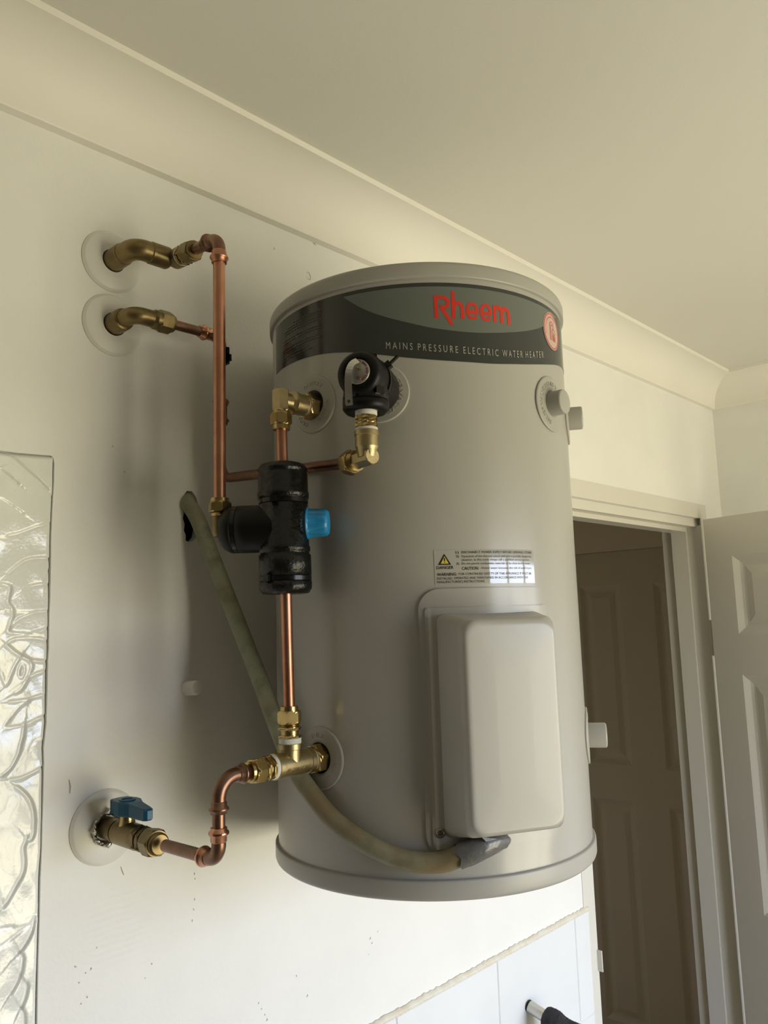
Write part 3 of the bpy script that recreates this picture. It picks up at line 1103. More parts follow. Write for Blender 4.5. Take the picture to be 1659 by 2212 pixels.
def T(body, a, b, zmid, h_, bold=0.0):
    text_on_jacket(body, a, b, zmid - h_ / 2, h_, RW, None, None, None, 2, tx, bold)


T('1)', -10.9, -9.9, 1.8526, 0.0027, 0.009)
T('DISCONNECT POWER SUPPLY BEFORE OPENING COVER', -9.1, 17.2, 1.8526, 0.0027, 0.009)
T('2)', -10.9, -9.9, 1.8482, 0.0027)
T('Operation of the thermal cutout indicates a possibly dangerous', -9.1, 16.9, 1.8482, 0.0026)
T('situation. In this event always call a qualified service person.', -9.1, 16.0, 1.8443, 0.0026)
T('3)', -10.9, -9.9, 1.8402, 0.0027)
T('Do not permit combustible materials to be close to this cover.', -9.1, 16.4, 1.8402, 0.0026)
T('CAUTION', -9.1, -3.7, 1.8348, 0.0034, 0.009)
T('- Hotter water increases the risk of scald injury', -3.2, 16.8, 1.8350, 0.0025)
T('WARNING:', -17.2, -10.8, 1.8287, 0.0034, 0.009)
T('FOR CONTINUED SAFETY OF THIS APPLIANCE IT MUST BE', -10.2, 16.6, 1.8287, 0.0027)
T('INSTALLED, OPERATED AND MAINTAINED IN ACCORDANCE WITH THE', -17.2, 15.0, 1.8243, 0.0027)
T("MANUFACTURER'S INSTRUCTIONS", -17.2, -1.7, 1.8204, 0.0027)
T('DANGER', -17.2, -11.8, 1.8362, 0.0034, 0.009)
tx.build('safety_text', M['ink'], warn)


def tri(pc, zb, zt, hw, r, name, material):
    mb = MB()
    mb.add([pol(pc - hw, r, zb), pol(pc + hw, r, zb), pol(pc, r, zt)], [(0, 1, 2)])
    return mb.build(name, material, warn)


tri(-14.6, 1.8391, 1.8512, 2.05, RW, 'warning_triangle', M['ink'])
tri(-14.6, 1.8403, 1.8487, 1.28, RW + 0.0003, 'triangle_field', M['yellow'])
ribbon([[(-14.6, 4.1), (-14.6, 7.6)], [(-14.6, 2.3), (-14.6, 3.1)]], 0.0011, 1.8391, RW + 0.0006, 'exclamation_mark', M['ink'], warn)

# element cover
plate = sheet(rrect_cols(-23.5, 23.3, 1.5330, 1.8130, 0.024), TR, TR + 0.0026, 'cover_surround', M['body'], heater)
flange = sheet(rrect_cols(-21.5, 21.3, 1.5420, 1.7925, 0.004, cr_bot=0.012), TR + 0.001, TR + 0.0044, 'cover_flange', M['cover'], heater)
nF = pol(0, 1, 0) - Vector((TX, TY, 0))


tF = Vector((-nF.y, nF.x, 0))


def rr_loop(s_, hw, z0, z1, cr, bow=0.0, n=7):
    pts = []
    for (cx, cz, a0) in ((hw - cr, z0 + cr, -90), (hw - cr, z1 - cr, 0), (-hw + cr, z1 - cr, 90), (-hw + cr, z0 + cr, 180)):
        for k in range(n + 1):
            a = math.radians(a0 + 90 * k / n)
            u = cx + cr * math.cos(a)
            z = cz + cr * math.sin(a)
            pts.append(Vector((TX, TY, 0)) + nF * (s_ - bow * (u / hw) ** 2) + tF * u + Vector((0, 0, z)))
    return pts


loops = [rr_loop(0.186, 0.0635, 1.5535, 1.7865, 0.009), rr_loop(0.200, 0.0614, 1.5548, 1.7854, 0.009), rr_loop(0.222, 0.0577, 1.5597, 1.7818, 0.009), rr_loop(0.2320, 0.05595, 1.5612, 1.7806, 0.009), rr_loop(0.2338, 0.0556, 1.5615, 1.7803, 0.009),
         rr_loop(0.2345, 0.0553, 1.5618, 1.7800, 0.009), rr_loop(0.2384, 0.0546, 1.5624, 1.7793, 0.0175), rr_loop(0.2392, 0.0543, 1.5627, 1.7789, 0.017), rr_loop(0.2414, 0.0531, 1.5638, 1.7776, 0.016), rr_loop(0.2428, 0.0514, 1.5654, 1.7758, 0.015),
         rr_loop(0.2433, 0.0495, 1.5672, 1.7740, 0.014), rr_loop(0.2434, 0.0470, 1.5700, 1.7715, 0.013), rr_loop(0.2437, 0.040, 1.577, 1.765, 0.010), rr_loop(0.2440, 0.020, 1.61, 1.73, 0.008)]
mb = MB()
mb.rings(loops, False, True, True)
mb.build('cover_box', M['cover'], heater)
sp = pol(-19.3, TR + 0.0042, 1.5588)
sn = pol(-19.3, 1, 0) - Vector((TX, TY, 0))
mb = MB()
mb.lathe(sp, sn, [(0, 0.0050), (0.0014, 0.0050)], 32)
su = Vector((0, 0, 1))
sv = sn.cross(su).normalized()


def srad(h_, r, a):
    return sp + sn * h_ + (su * math.cos(a) + sv * math.sin(a)) * r


mb.rings([[srad(h_, r, 2 * PI * k / 32) for k in range(32)] for h_, r in ((0.0013, 0.0050), (0.0026, 0.0042), (0.0031, 0.0030), (0.0013, 0.0030))], False, False, True)
for q in range(4):
    g_ = [sp + sn * h_ + su * x + sv * y for h_ in (0.0013, 0.0031) for x, y in [(c_ * math.cos(q * PI / 2) - d_ * math.sin(q * PI / 2), c_ * math.sin(q * PI / 2) + d_ * math.cos(q * PI / 2)) for c_, d_ in
          [(0.0007, 0.0007), (0.0030, 0.0007), (0.0027, 0.0015), (0.0021, 0.0021), (0.0015, 0.0027), (0.0007, 0.0030)]]]
    mb.rings([g_[:6], g_[6:]], True, True, False)
screw = mb.build('screw', M['screw'], heater)


# port escutcheons with raised words
def escutcheon(phi, z, rad, hole, words, name='port_ring', socket=False):
    mb = MB()
    N = 64
    rings_ = []
    for rr, h_ in ((rad, 0.0), (rad, 0.0018), (rad - 0.0012, 0.0026), (rad * 0.75, 0.0028), (hole + 0.002, 0.0028), (hole, 0.0020), (hole, -0.001)):
        ring_ = []
        for k in range(N):
            a = 2 * PI * k / N
            u = rr * math.cos(a)
            ring_.append(pol(phi + math.degrees(u / TR), TR + h_, z + rr * math.sin(a)))
        rings_.append(ring_)
    for i in range(len(rings_) - 1):
        mb.rings([rings_[i], rings_[i + 1]], False, False, True)
    o = mb.build(name, M['plug'], heater)
    if socket:
        # open socket behind the ring: a recess with the tank's own brass socket in it
        mb = MB()
        cup = []
        for h_ in (0.001, -0.034):
            cup.append([pol(phi + math.degrees(hole * math.cos(2 * PI * k / 40) / TR), TR + h_, z + hole * math.sin(2 * PI * k / 40)) for k in range(40)])
        mb.rings(cup, False, True, True)
        mb.build('port_throat', M['plug'], o)
        dn = pol(phi, 1, 0) - Vector((TX, TY, 0))
        MB().lathe(pol(phi, TR - 0.0335, z), dn, [(0, 0.0105), (0.034, 0.0105)], 28).build('port_socket', M['brass_old'], o)
    for word, ang, span in words:
        vs_, fs_ = text_mesh(word, 2)
        x0 = min(v.x for v in vs_)
        x1 = max(v.x for v in vs_)
        mb = MB()
        out = []
        for v in vs_:
            t = (v.x - x0) / (x1 - x0)
            a = math.radians(ang + span / 2 - span * t)
            rr = rad * 0.66 + v.y / 0.729 * 0.0052
            out.append(pol(phi + math.degrees(rr * math.cos(a) / TR), TR + 0.0033, z + rr * math.sin(a)))
        mb.add(out, fs_)
        # short skirts so that the letters stand proud
        n0 = len(out)
        mb.v += [p + (Vector((TX, TY, p.z)) - p).normalized() * 0.0006 for p in out]
        ec = {}
        for f in fs_:
            for i in range(len(f)):
                e = (f[i], f[(i + 1) % len(f)])
                ec[tuple(sorted(e))] = ec.get(tuple(sorted(e)), 0) + 1
        for (a_, b_), c_ in ec.items():
            if c_ == 1:
                mb.f.append((a_, b_, n0 + b_, n0 + a_))
                mb.sm.append(False)
        mb.build('raised_word', M['plug'], o)
    return o


escutcheon(-60, ZO, 0.0345, 0.0172, (('OUTLET', 85, 75), ('OUTLET', -35, 75), ('OUTLET', 215, 75)), socket=True)
escutcheon(-60, ZI, 0.0345, 0.0172, (('INLET', 85, 62), ('INLET', -35, 62), ('INLET', 205, 62)), socket=True)
escutcheon(-33.6, ZRV, 0.0345, 0.0172, (('RELIEF VALVE', 5, 150), ('RELIEF VALVE', 185, 150)))
escutcheon(33.6, ZRV, 0.0345, 0.0150, (('RELIEF VALVE', 70, 120), ('RELIEF VALVE', 195, 120)))
escutcheon(60, ZO, 0.0345, 0.0150, (('OUTLET', 85, 75),))
escutcheon(60, ZI, 0.0345, 0.0150, (('INLET', 85, 62),))
for phi, z, L in ((33.6, ZRV, 0.0195), (60, ZO, 0.0205), (60, ZI, 0.0245)):
    nn = pol(phi, 1, 0) - Vector((TX, TY, 0))
    mb = MB()
    mb.lathe(pol(phi, TR - 0.002, z), nn, [(0, 0.0152), (L, 0.0152), (L + 0.0016, 0.0146), (L + 0.0022, 0.0132), (L + 0.0023, 0.0005)], 40)
    mb.build('port_plug', M['plug'], heater)

# ================================================================== PIPEWORK
UP = Vector((0, 0, 1))
r15 = 0.0064
nO = pol(-60, 1, 0) - Vector((TX, TY, 0))         # direction out of the outlet / inlet ports


def onO(s_, z):
    return Vector((TX, TY, 0)) + nO * s_ + Vector((0, 0, z))


# riser on the heater side: slight lean as in the photo
RT_ = Vector((0.5618, -0.2310, 2.0330))
RB_ = Vector((0.5693, -0.2305, 1.6300))


def ris(z):
    t = (RT_.z - z) / (RT_.z - RB_.z)
    return RT_.lerp(RB_, t)


def rz(row):
    return zrow(ris(1.9).x, ris(1.9).y, row)


# --- outlet elbow
zo = 2.0345
oe = thing('outlet_elbow', 'brass compression elbow screwed into the hot outlet port of the heater', 'pipe elbow', onO(0.25, zo - 0.06))
mb = MB()
mb.hexnut(onO(0.1975, zo), nO, 0.0275, 0.016)
mb.build('bush', M['brass'], oe)
mb = MB()
mb.lathe(onO(0.2135, zo), nO, [(0, 0.0118), (0.0022, 0.0118)], 28)
mb.build('thread_seal', M['thread_tape'], oe)
mb = MB()
mb.sharp_lathe(onO(0.2157, zo), nO, [(0, 0.0128), (0.013, 0.0128), (0.013, 0.0136), (0.0175, 0.0136), (0.0185, 0.0118), (0.022, 0.0098), (0.036, 0.0092)], 30)
e0 = Vector((ris(zo).x, ris(zo).y, zo))
mb.hexnut(e0 + UP * 0.0115, -UP, 0.0178, 0.026, 0.8)
mb.build('elbow_body', M['brass_cast'], oe)
za, zb_, zc_ = rz(893), rz(919), rz(931)
mb = MB()
mb.lathe(ris(za + 0.004) , -UP, [(0, 0.0092), (0.0045, 0.0092)], 28)
mb.hexnut(ris(za), -UP, 0.0215, za - zb_, 0.1)
mb.sharp_lathe(ris(zb_ + 0.0008), -UP, [(0, 0.0100), (zb_ - zc_, 0.0100), (zb_ - zc_, 0.0072)], 28)
mb.build('compression_nut', M['brass'], oe)

# --- short copper pipe from the outlet elbow to the mixing valve
zv1, zv0 = 1.9600, 1.8130
cp1 = MB().tube([ris(zc_ + 0.006), ris(zv1 - 0.01)], r15, 24).build('copper_pipe', M['copper'])
tag(cp1, 'short vertical copper pipe between the outlet elbow and the black insulated valve', 'pipe')

# --- mixing valve in black moulded insulation
vm = 1.8870
LR = Vector((0.5175, -0.1745, 0))
vc = ris(vm)
bd = (Vector((LR.x, LR.y, vm)) - vc)
bl = bd.length
bd.normalize()
mv = thing('mixing_valve', 'black insulated T-shaped mixing valve with a blue cap on the riser', 'valve', ris(zv0))
RV = 0.0291
pr = [(zv0, 0.0215), (zv0 + 0.0006, 0.0255), (zv0 + 0.006, RV), (zv0 + 0.0135, RV + 0.0003), (zv0 + 0.0140, RV - 0.0016), (zv0 + 0.0195, RV - 0.0016), (zv0 + 0.0200, RV), (zv0 + 0.043, RV),
      (zv0 + 0.0440, RV - 0.0018), (zv0 + 0.0465, RV - 0.0018), (zv0 + 0.0475, RV - 0.0006), (zv0 + 0.0520, RV - 0.0006), (zv0 + 0.0530, RV - 0.0016), (zv0 + 0.100, RV - 0.0016), (zv0 + 0.1010, RV - 0.0030), (zv0 + 0.1060, RV - 0.0030),
      (zv0 + 0.1070, RV - 0.0004), (zv0 + 0.1130, RV - 0.0002), (zv0 + 0.1140, RV - 0.0010), (zv0 + 0.1340, RV - 0.0010), (zv0 + 0.1350, RV - 0.0018), (zv0 + 0.1380, RV - 0.0018), (zv0 + 0.1390, RV - 0.0008), (zv1 - 0.006, RV - 0.0014), (zv1 - 0.002, RV - 0.0042), (zv1, 0.0200), (zv1 + 0.0005, 0.008)]
mb = MB()
mb.lathe((0, 0, 0), UP, [(a, r) for a, r in pr], 56)
for i, p in enumerate(mb.v):
    q = ris(p.z)
    mb.v[i] = Vector((p.x + q.x, p.y + q.y, p.z))
mb.build('insulation_barrel', M['black_foam'], mv)
mb = MB()
mb.lathe(vc, bd, [(0.010, 0.0268), (0.040, 0.0268), (0.0505, 0.0268), (0.0510, 0.0256), (0.0560, 0.0256), (0.0565, 0.0268), (0.0605, 0.0262), (0.066, 0.0235), (0.0715, 0.0180), (0.0722, 0.010)], 48)
mb.build('insulation_branch', M['black_smooth'], mv)
for zt2, rr, tang in ((zv0 + 0.0168, RV - 0.0012, -170), (zv0 + 0.1035, RV - 0.0026, -150)):
    mb = MB()
    mb.sharp_lathe(ris(zt2 - 0.0024), UP, [(0, rr), (0, rr + 0.0012), (0.0048, rr + 0.0012), (0.0048, rr)], 48)
    t = math.radians(tang)
    hd = ris(zt2) + Vector((math.cos(t), math.sin(t), 0)) * (rr + 0.0025)
    tt = Vector((-math.sin(t), math.cos(t), 0))
    rd = Vector((math.cos(t), math.sin(t), 0))
    c8 = [hd + tt * a * 0.0035 + rd * b * 0.0026 + UP * c * 0.0035 for a, b, c in ((-1, -1, -1), (1, -1, -1), (1, 1, -1), (-1, 1, -1), (-1, -1, 1), (1, -1, 1), (1, 1, 1), (-1, 1, 1))]
    mb.add(c8, [(0, 3, 2, 1), (4, 5, 6, 7), (0, 1, 5, 4), (1, 2, 6, 5), (2, 3, 7, 6), (3, 0, 4, 7)])
    mb.build('cable_tie', M['tie'], mv)
mb = MB()
mb.sharp_lathe(vc + bd * 0.0512, bd, [(0, 0.0254), (0, 0.0266), (0.0046, 0.0266), (0.0046, 0.0254)], 48)
mb.build('cable_tie', M['tie'], mv)
# blue cap, opposite the branch
kd_ = -bd
kz_ = vc + UP * 0.0042
mb = MB()
N = 72
rs_ = []
for s_, r in ((0.0255, 0.0158), (0.0262, 0.0182), (0.0276, 0.0184), (0.0284, 0.0166), (0.0296, 0.0162), (0.0400, 0.0158), (0.0458, 0.0155), (0.0488, 0.0146), (0.0506, 0.0125), (0.0512, 0.009), (0.0513, 0.001)):
    u, w_ = frame(kd_)
    ring_ = []
    for k in range(N):
        a = 2 * PI * k / N
        fl = 1.0
        if 0.0295 < s_ < 0.0465:
            fl = 1 - 0.075 * max(0, math.cos(a * 10)) ** 2.0
        ring_.append(kz_ + kd_ * s_ + (u * math.cos(a) + w_ * math.sin(a)) * r * fl)
    rs_.append(ring_)
mb.rings(rs_, True, True, True)
knob = mb.build('blue_cap', M['blue_cap'], mv)
mb = MB()
mb.lathe(kz_, kd_, [(0.0185, 0.0176), (0.0257, 0.0186)], 40)
collar = mb.build('cap_collar', M['collar'], mv)
vs_, fs_ = text_mesh('kPa  MAX 99', 2)
x0 = min(v.x for v in vs_)
x1 = max(v.x for v in vs_)
ku, kw = frame(kd_)
vdir = Vector(CAM) - kz_
a0 = math.atan2(vdir.dot(kw), vdir.dot(ku))
mb = MB()
out = []
for v in vs_:
    a = a0 + (0.5 - (v.x - x0) / (x1 - x0)) * 1.9 * KSGN
    sx = 0.0212 + v.y / 0.729 * 0.0030
    out.append(kz_ + kd_ * sx + (ku * math.cos(a) + kw * math.sin(a)) * (0.0183 + (sx - 0.0185) * 0.14))
mb.add(out, fs_)
mb.build('collar_print', M['print_blue'], collar)

# --- lower copper pipe, mixing valve to tee
zn1 = rz(1526)
cp2 = MB().tube([ris(zv0 + 0.012), ris(zn1 - 0.006)], r15, 24).build('copper_pipe', M['copper'])
tag(cp2, 'long vertical copper pipe from the black insulated valve down to the brass tee', 'pipe')

# --- tee at the inlet
te = thing('brass_tee', 'brass tee screwed into the cold inlet port of the heater', 'pipe tee', onO(0.243, ZI - 0.02))
mb = MB()
mb.hexnut(onO(0.1975, ZI), nO, 0.0290, 0.0150)
mb.build('bush', M['brass'], te)
mb = MB()
mb.lathe(onO(0.2125, ZI), nO, [(0, 0.0124), (0.0018, 0.0124)], 28)
mb.build('thread_seal', M['thread_tape'], te)
mb = MB()
mb.sharp_lathe(onO(0.2143, ZI), nO, [(0, 0.0128), (0.0006, 0.0138), (0.007, 0.0138), (0.0075, 0.0132), (0.0445, 0.0132), (0.0450, 0.0138), (0.0525, 0.0138), (0.0530, 0.0120)], 36)
zt_top = rz(1606)
tb = ris(ZI)
mb.sharp_lathe((ris(zt_top).x, ris(zt_top).y, zt_top), -UP, [(0, 0.0120), (0.0004, 0.0136), (0.0060, 0.0136), (0.0066, 0.0128), (zt_top - ZI, 0.0128)], 36)
mb.build('tee_body', M['brass_cast'], te)
# cast marking on the tee
vs_, fs_ = text_mesh('WM 22008 ABDENT', 2)
x0 = min(v.x for v in vs_)
x1 = max(v.x for v in vs_)
side_d = nO.cross(UP)                       # towards the camera side?
if side_d.dot(Vector(CAM) - tb) < 0:
    side_d = -side_d
mb = MB()
out = []
for v in vs_:
    s_ = 0.2595 - (v.x - x0) / (x1 - x0) * 0.034
    h_ = (v.y / 0.729) * 0.0052 - 0.0066
    ang = h_ / 0.0132
    out.append(onO(s_, ZI) + side_d * (0.01345 * math.cos(ang)) + UP * (0.01345 * math.sin(ang)))
mb.add(out, fs_)
mb.build('cast_marking', M['brass_old'], te)
mb = MB()
mb.lathe(ris(zt_top), UP, [(-0.001, 0.0124), (rz(1596) - zt_top + 0.0006, 0.0122)], 28)
mb.build('thread_seal', M['thread_tape'], te)
z1_, z2_, z3_, z4_, z5_ = rz(1596), rz(1570), rz(1564), rz(1535), rz(1526)
mb = MB()
hl = (z2_ - z1_)
mb.hexnut(ris(z1_), UP, 0.0228, hl * 0.32, 0.1)
mb.lathe(ris(z1_ + hl * 0.30), UP, [(0, 0.0100), (hl * 0.40, 0.0100)], 24)
mb.hexnut(ris(z1_ + hl * 0.68), UP, 0.0228, hl * 0.32, 0.1)
mb.sharp_lathe(ris(z2_), UP, [(0, 0.0104), (0.0008, 0.0112), (0.0016, 0.0104), (0.0024, 0.0112), (0.0034, 0.0104)], 28)
mb.build('nipple', M['brass'], te)
mb = MB()
mb.hexnut(ris(z3_), UP, 0.0232, z4_ - z3_, 0.1)
mb.sharp_lathe(ris(z4_ - 0.001), UP, [(0, 0.0102), (z5_ - z4_ + 0.001, 0.0100), (z5_ - z4_ + 0.001, 0.0072)], 28)
mb.build('compression_nut', M['brass'], te)
# left run: seal, nipple and nut
mb = MB()
mb.lathe(onO(0.2670, ZI), nO, [(0, 0.0128), (0.0020, 0.0130), (0.0040, 0.0122)], 28)
mb.build('thread_seal', M['thread_tape'], te)
mb = MB()
mb.hexnut(onO(0.2708, ZI), nO, 0.0235, 0.0035, 0.4)
mb.lathe(onO(0.2740, ZI), nO, [(0, 0.0102), (0.0050, 0.0102)], 24)
mb.hexnut(onO(0.2785, ZI), nO, 0.0235, 0.0035, 0.4)
mb.build('nipple', M['brass'], te)
mb = MB()
mb.hexnut(onO(0.2825, ZI), nO, 0.0238, 0.0140, 0.15)
mb.sharp_lathe(onO(0.2962, ZI), nO, [(0, 0.0104), (0.0045, 0.0102), (0.0045, 0.0072)], 28)
mb.build('compression_nut', M['brass'], te)

# --- offset copper pipe from the tee down and back to the ball valve
XI = 0.4745
YI = onO(0.337, ZI).y
zl = 1.5520
off = thing('offset_pipe', 'browned copper pipe with two elbows between the brass tee and the ball valve', 'pipe', (XI, YI, zl))
a_ = onO(0.294, ZI)
k_ = Vector((XI, YI, ZI + 0.0005))
l_ = Vector((XI, YI, zl))
e_ = Vector((XI, -0.135, 1.5500))
pts = [a_] + bend(a_, k_, l_, 0.021) + bend(k_, l_, e_, 0.0165) + [e_]
mb = MB()
mb.tube(pts, r15, 24)
mb.build('pipe', M['copper_old'], off)


def fit_elbow(a, b, c, rad, ext, parent, material, ring_mat):
    a, b, c = Vector(a), Vector(b), Vector(c)
    bp2 = bend(a, b, c, rad, 12)
    d1 = (a - b).normalized()
    d2 = (c - b).normalized()
    p1, p2 = bp2[0], bp2[-1]
    mb = MB()
    mb.tube([p1 + d1 * 0.003] + bp2 + [p2 + d2 * 0.003], 0.0072, 24)
    mb.build('elbow', material, parent)
    for p, d in ((p1, d1), (p2, d2)):
        mb = MB()
        mb.lathe(p, d, [(0.001, 0.0071), (0.002, 0.0081), (ext * 0.45, 0.0082), (ext * 0.55, 0.0098), (ext * 0.66, 0.0104), (ext * 0.77, 0.0098), (ext * 0.85, 0.0082), (ext, 0.0081), (ext, 0.0064)], 28)
        mb.build('press_collar', ring_mat, parent)


fit_elbow(a_, k_, l_, 0.021, 0.013, off, M['copper_old'], M['copper_old'])
fit_elbow(k_, l_, e_, 0.0165, 0.015, off, M['copper_old'], M['copper_new'])

# --- ball valve on the wall stub
bv = thing('ball_valve', 'brass ball valve with a blue lever handle on the lower wall outlet', 'valve', (XI, 0, 1.549))
OUTD = Vector((0, -1, 0))
b0 = Vector((XI, 0, 1.5492))
mb = MB()
mb.sharp_lathe(b0, OUTD, [(-0.008, 0.0125), (0.031, 0.0125), (0.031, 0.0135), (0.0345, 0.0138), (0.0345, 0.0128), (0.037, 0.0130), (0.037, 0.0140), (0.078, 0.0140), (0.083, 0.0132)], 32)
mb.build('valve_body', M['brass_old'], bv)
mb = MB()
mb.hexnut(b0 + OUTD * 0.0815, OUTD, 0.0265, 0.0075, 0.5)
mb.lathe(b0 + OUTD * 0.0885, OUTD, [(0, 0.0112), (0.0045, 0.0112)], 24)
mb.hexnut(b0 + OUTD * 0.0925, OUTD, 0.0268, 0.0060, 0.5)
mb.build('valve_union', M['brass_old'], bv)
mb = MB()
mb.hexnut(b0 + OUTD * 0.1005, OUTD, 0.0270, 0.0185, 0.9)
mb.sharp_lathe(b0 + OUTD * 0.1185, OUTD, [(0, 0.0122), (0.004, 0.0120), (0.0062, 0.0100), (0.0062, 0.0072)], 28)
mb.build('compression_nut', M['brass_old'], bv)
st = b0 + OUTD * 0.053
mb = MB()
mb.sharp_lathe(st + UP * 0.008, UP, [(0, 0.0105), (0.008, 0.0085), (0.0175, 0.0078)], 24)
mb.build('stem', M['brass'], bv)
hz = zrow(XI, st.y, 1742)
hz0 = hz - 0.0075
mb = MB()
hl_ = []
plan = [(0.0125, -0.012), (0.020, -0.0105), (0.0215, -0.003), (0.0215, 0.003), (0.020, 0.0105), (0.0125, 0.012), (0.004, 0.0145), (-0.006, 0.0145), (-0.013, 0.0115), (-0.019, 0.0085), (-0.046, 0.0058), (-0.050, 0.003),
        (-0.050, -0.003), (-0.046, -0.0058), (-0.019, -0.0085), (-0.013, -0.0115), (-0.006, -0.0145), (0.004, -0.0145)]


def hloop(z, k, dz_tip):
    return [Vector((XI + q * k, st.y + p * k, z - (dz_tip * max(0, (-p - 0.012) / 0.038)))) for p, q in plan]


mb.rings([hloop(hz0 - 0.0005, 0.95, 0.001), hloop(hz0 + 0.0012, 1.0, 0.001), hloop(hz0 + 0.0135, 1.0, 0.004), hloop(hz0 + 0.0150, 0.93, 0.004)], True, True, False)
handle = mb.build('handle', M['blue_handle'], bv)
mb = MB()
mb.lathe(Vector((XI, st.y, hz0 + 0.0136)), UP, [(0.0, 0.0095), (0.0022, 0.0092), (0.0022, 0.0066), (0.0006, 0.0062), (0.0005, 0.0003)], 28)
mb.build('hub_ring', M['blue_handle'], handle)


# --- wall flanges
def rose(p, rad, label, dep=0.0052):
    o = thing('wall_flange', label, 'wall flange', p)
    mb = MB()
    mb.lathe(p, OUTD, [(0.0, rad), (0.0010, rad), (dep * 0.75, rad - 0.0022), (dep, rad - 0.0048), (dep + 0.0006, rad * 0.7), (dep + 0.0008, 0.019), (dep + 0.0004, 0.0152), (dep - 0.003, 0.0150)], 56, cap0=False, cap1=False)
    mb.sm = [False] * len(mb.sm)
    mb.v, mb.f, mb.sm = [], [], []
    pr_ = [(0.0, rad), (0.0014, rad), (dep - 0.0012, rad - 0.0030), (dep - 0.0002, rad - 0.0046), (dep + 0.0006, rad * 0.55), (dep + 0.0006, 0.0152), (dep - 0.003, 0.0150)]
    for q0_, q1_ in ((0, 1), (1, 2), (2, 4), (4, 5), (5, 6)):
        mb.lathe(p, OUTD, pr_[q0_:q1_ + 1], 64, cap0=False, cap1=False)
    mb.build('disc', M['rose'], o)
    return o


R1 = Vector((0.4715, 0, 2.2527))
R2 = Vector((0.4742, 0, 2.1676))
rose(R1, 0.0408, 'round white wall flange behind the uppermost brass elbow')
rose(R2, 0.0408, 'round white wall flange behind the second brass elbow, below the topmost')
f3 = rose(Vector((XI, 0, 1.5492)), 0.0432, 'round white wall flange behind the blue-handled valve')
# crumpled foil collar in the lower flange
mb = MB()
N = 44
rings_ = []
for s_, r in ((0.0045, 0.0150), (0.0060, 0.0188), (0.0095, 0.0202), (0.0125, 0.0194), (0.0120, 0.0168), (0.0080, 0.0146)):
    rings_.append([b0 + OUTD * (s_ + random.uniform(-0.0012, 0.0012)) + (Vector((1, 0, 0)) * math.cos(2 * PI * k / N) + UP * math.sin(2 * PI * k / N)) * (r + random.uniform(-0.0011, 0.0011) + (0.002 if k % 11 == 0 and r > 0.018 else 0)) for k in range(N)])
mb.rings(rings_, False, False, False)
fo = mb.build('foil_collar', M['foil'])
tag(fo, 'crumpled silver foil collar stuffed round the blue-handled valve at the wall', 'foil')

# --- upper wall elbow and swing joint to the left riser
YE = -0.057
C1 = Vector((R1.x + 0.0015, YE, R1.z))
C2 = Vector((0.5255, -0.060, 2.2512))
zt_l = 2.2370
C3 = Vector((LR.x, LR.y, zt_l))
ue = thing('wall_elbow', 'aged brass elbow and swing joint at the uppermost wall flange', 'pipe elbow', R1)
d12 = (C2 - C1).normalized()
bp2 = bend(R1, C1, C2, 0.0155, 12)
mb = MB()
mb.sharp_lathe(R1, OUTD, [(-0.006, 0.0142), (0.0310, 0.0142), (0.0335, 0.0136)], 32)
mb.tube([R1 + OUTD * 0.032] + bp2 + [C1 + d12 * 0.021], 0.0132, 28)
mb.sharp_lathe(C1 + d12 * 0.0195, d12, [(0, 0.0132), (0.0012, 0.0142), (0.0240, 0.0142), (0.0275, 0.0122), (0.0275, 0.0095)], 32)
mb.build('elbow_body', M['brass_old'], ue)
d23 = (C3 - C2).normalized()
mb = MB()
mb.lathe(C1 + d12 * 0.0455, d12, [(0, 0.0112), (0.0024, 0.0108), (0.003, 0.0090)], 26)
mb.build('thread_seal', M['thread_tape'], ue)
mb = MB()
mb.tube([C1 + d12 * 0.044] + bend(C1, C2, C3, 0.008, 8) + [C2 + d23 * 0.012], 0.0092, 26)
mb.sharp_lathe(C2 + d23 * 0.004, d23, [(0, 0.0105), (0.004, 0.0128), (0.0185, 0.0128), (0.0195, 0.0118)], 30)
mb.build('street_elbow', M['brass_old'], ue)
mb = MB()
mb.lathe(C2 + d23 * 0.0232, d23, [(0, 0.0122), (0.0024, 0.0120)], 26)
mb.build('thread_seal', M['thread_tape'], ue)
mb = MB()
mb.hexnut(C2 + d23 * 0.0254, d23, 0.0232, 0.0036, 0.2)
mb.lathe(C2 + d23 * 0.0285, d23, [(0, 0.0104), (0.0050, 0.0104)], 24)
mb.hexnut(C2 + d23 * 0.0330, d23, 0.0232, 0.0036, 0.2)
mb.build('nipple', M['brass'], ue)
mb = MB()
mb.hexnut(C2 + d23 * 0.0372, d23, 0.0242, 0.0175, 0.45)
mb.sharp_lathe(C2 + d23 * 0.0542, d23, [(0, 0.0112), (0.0042, 0.0110), (0.0042, 0.0074)], 28)
mb.build('compression_nut', M['brass_old'], ue)

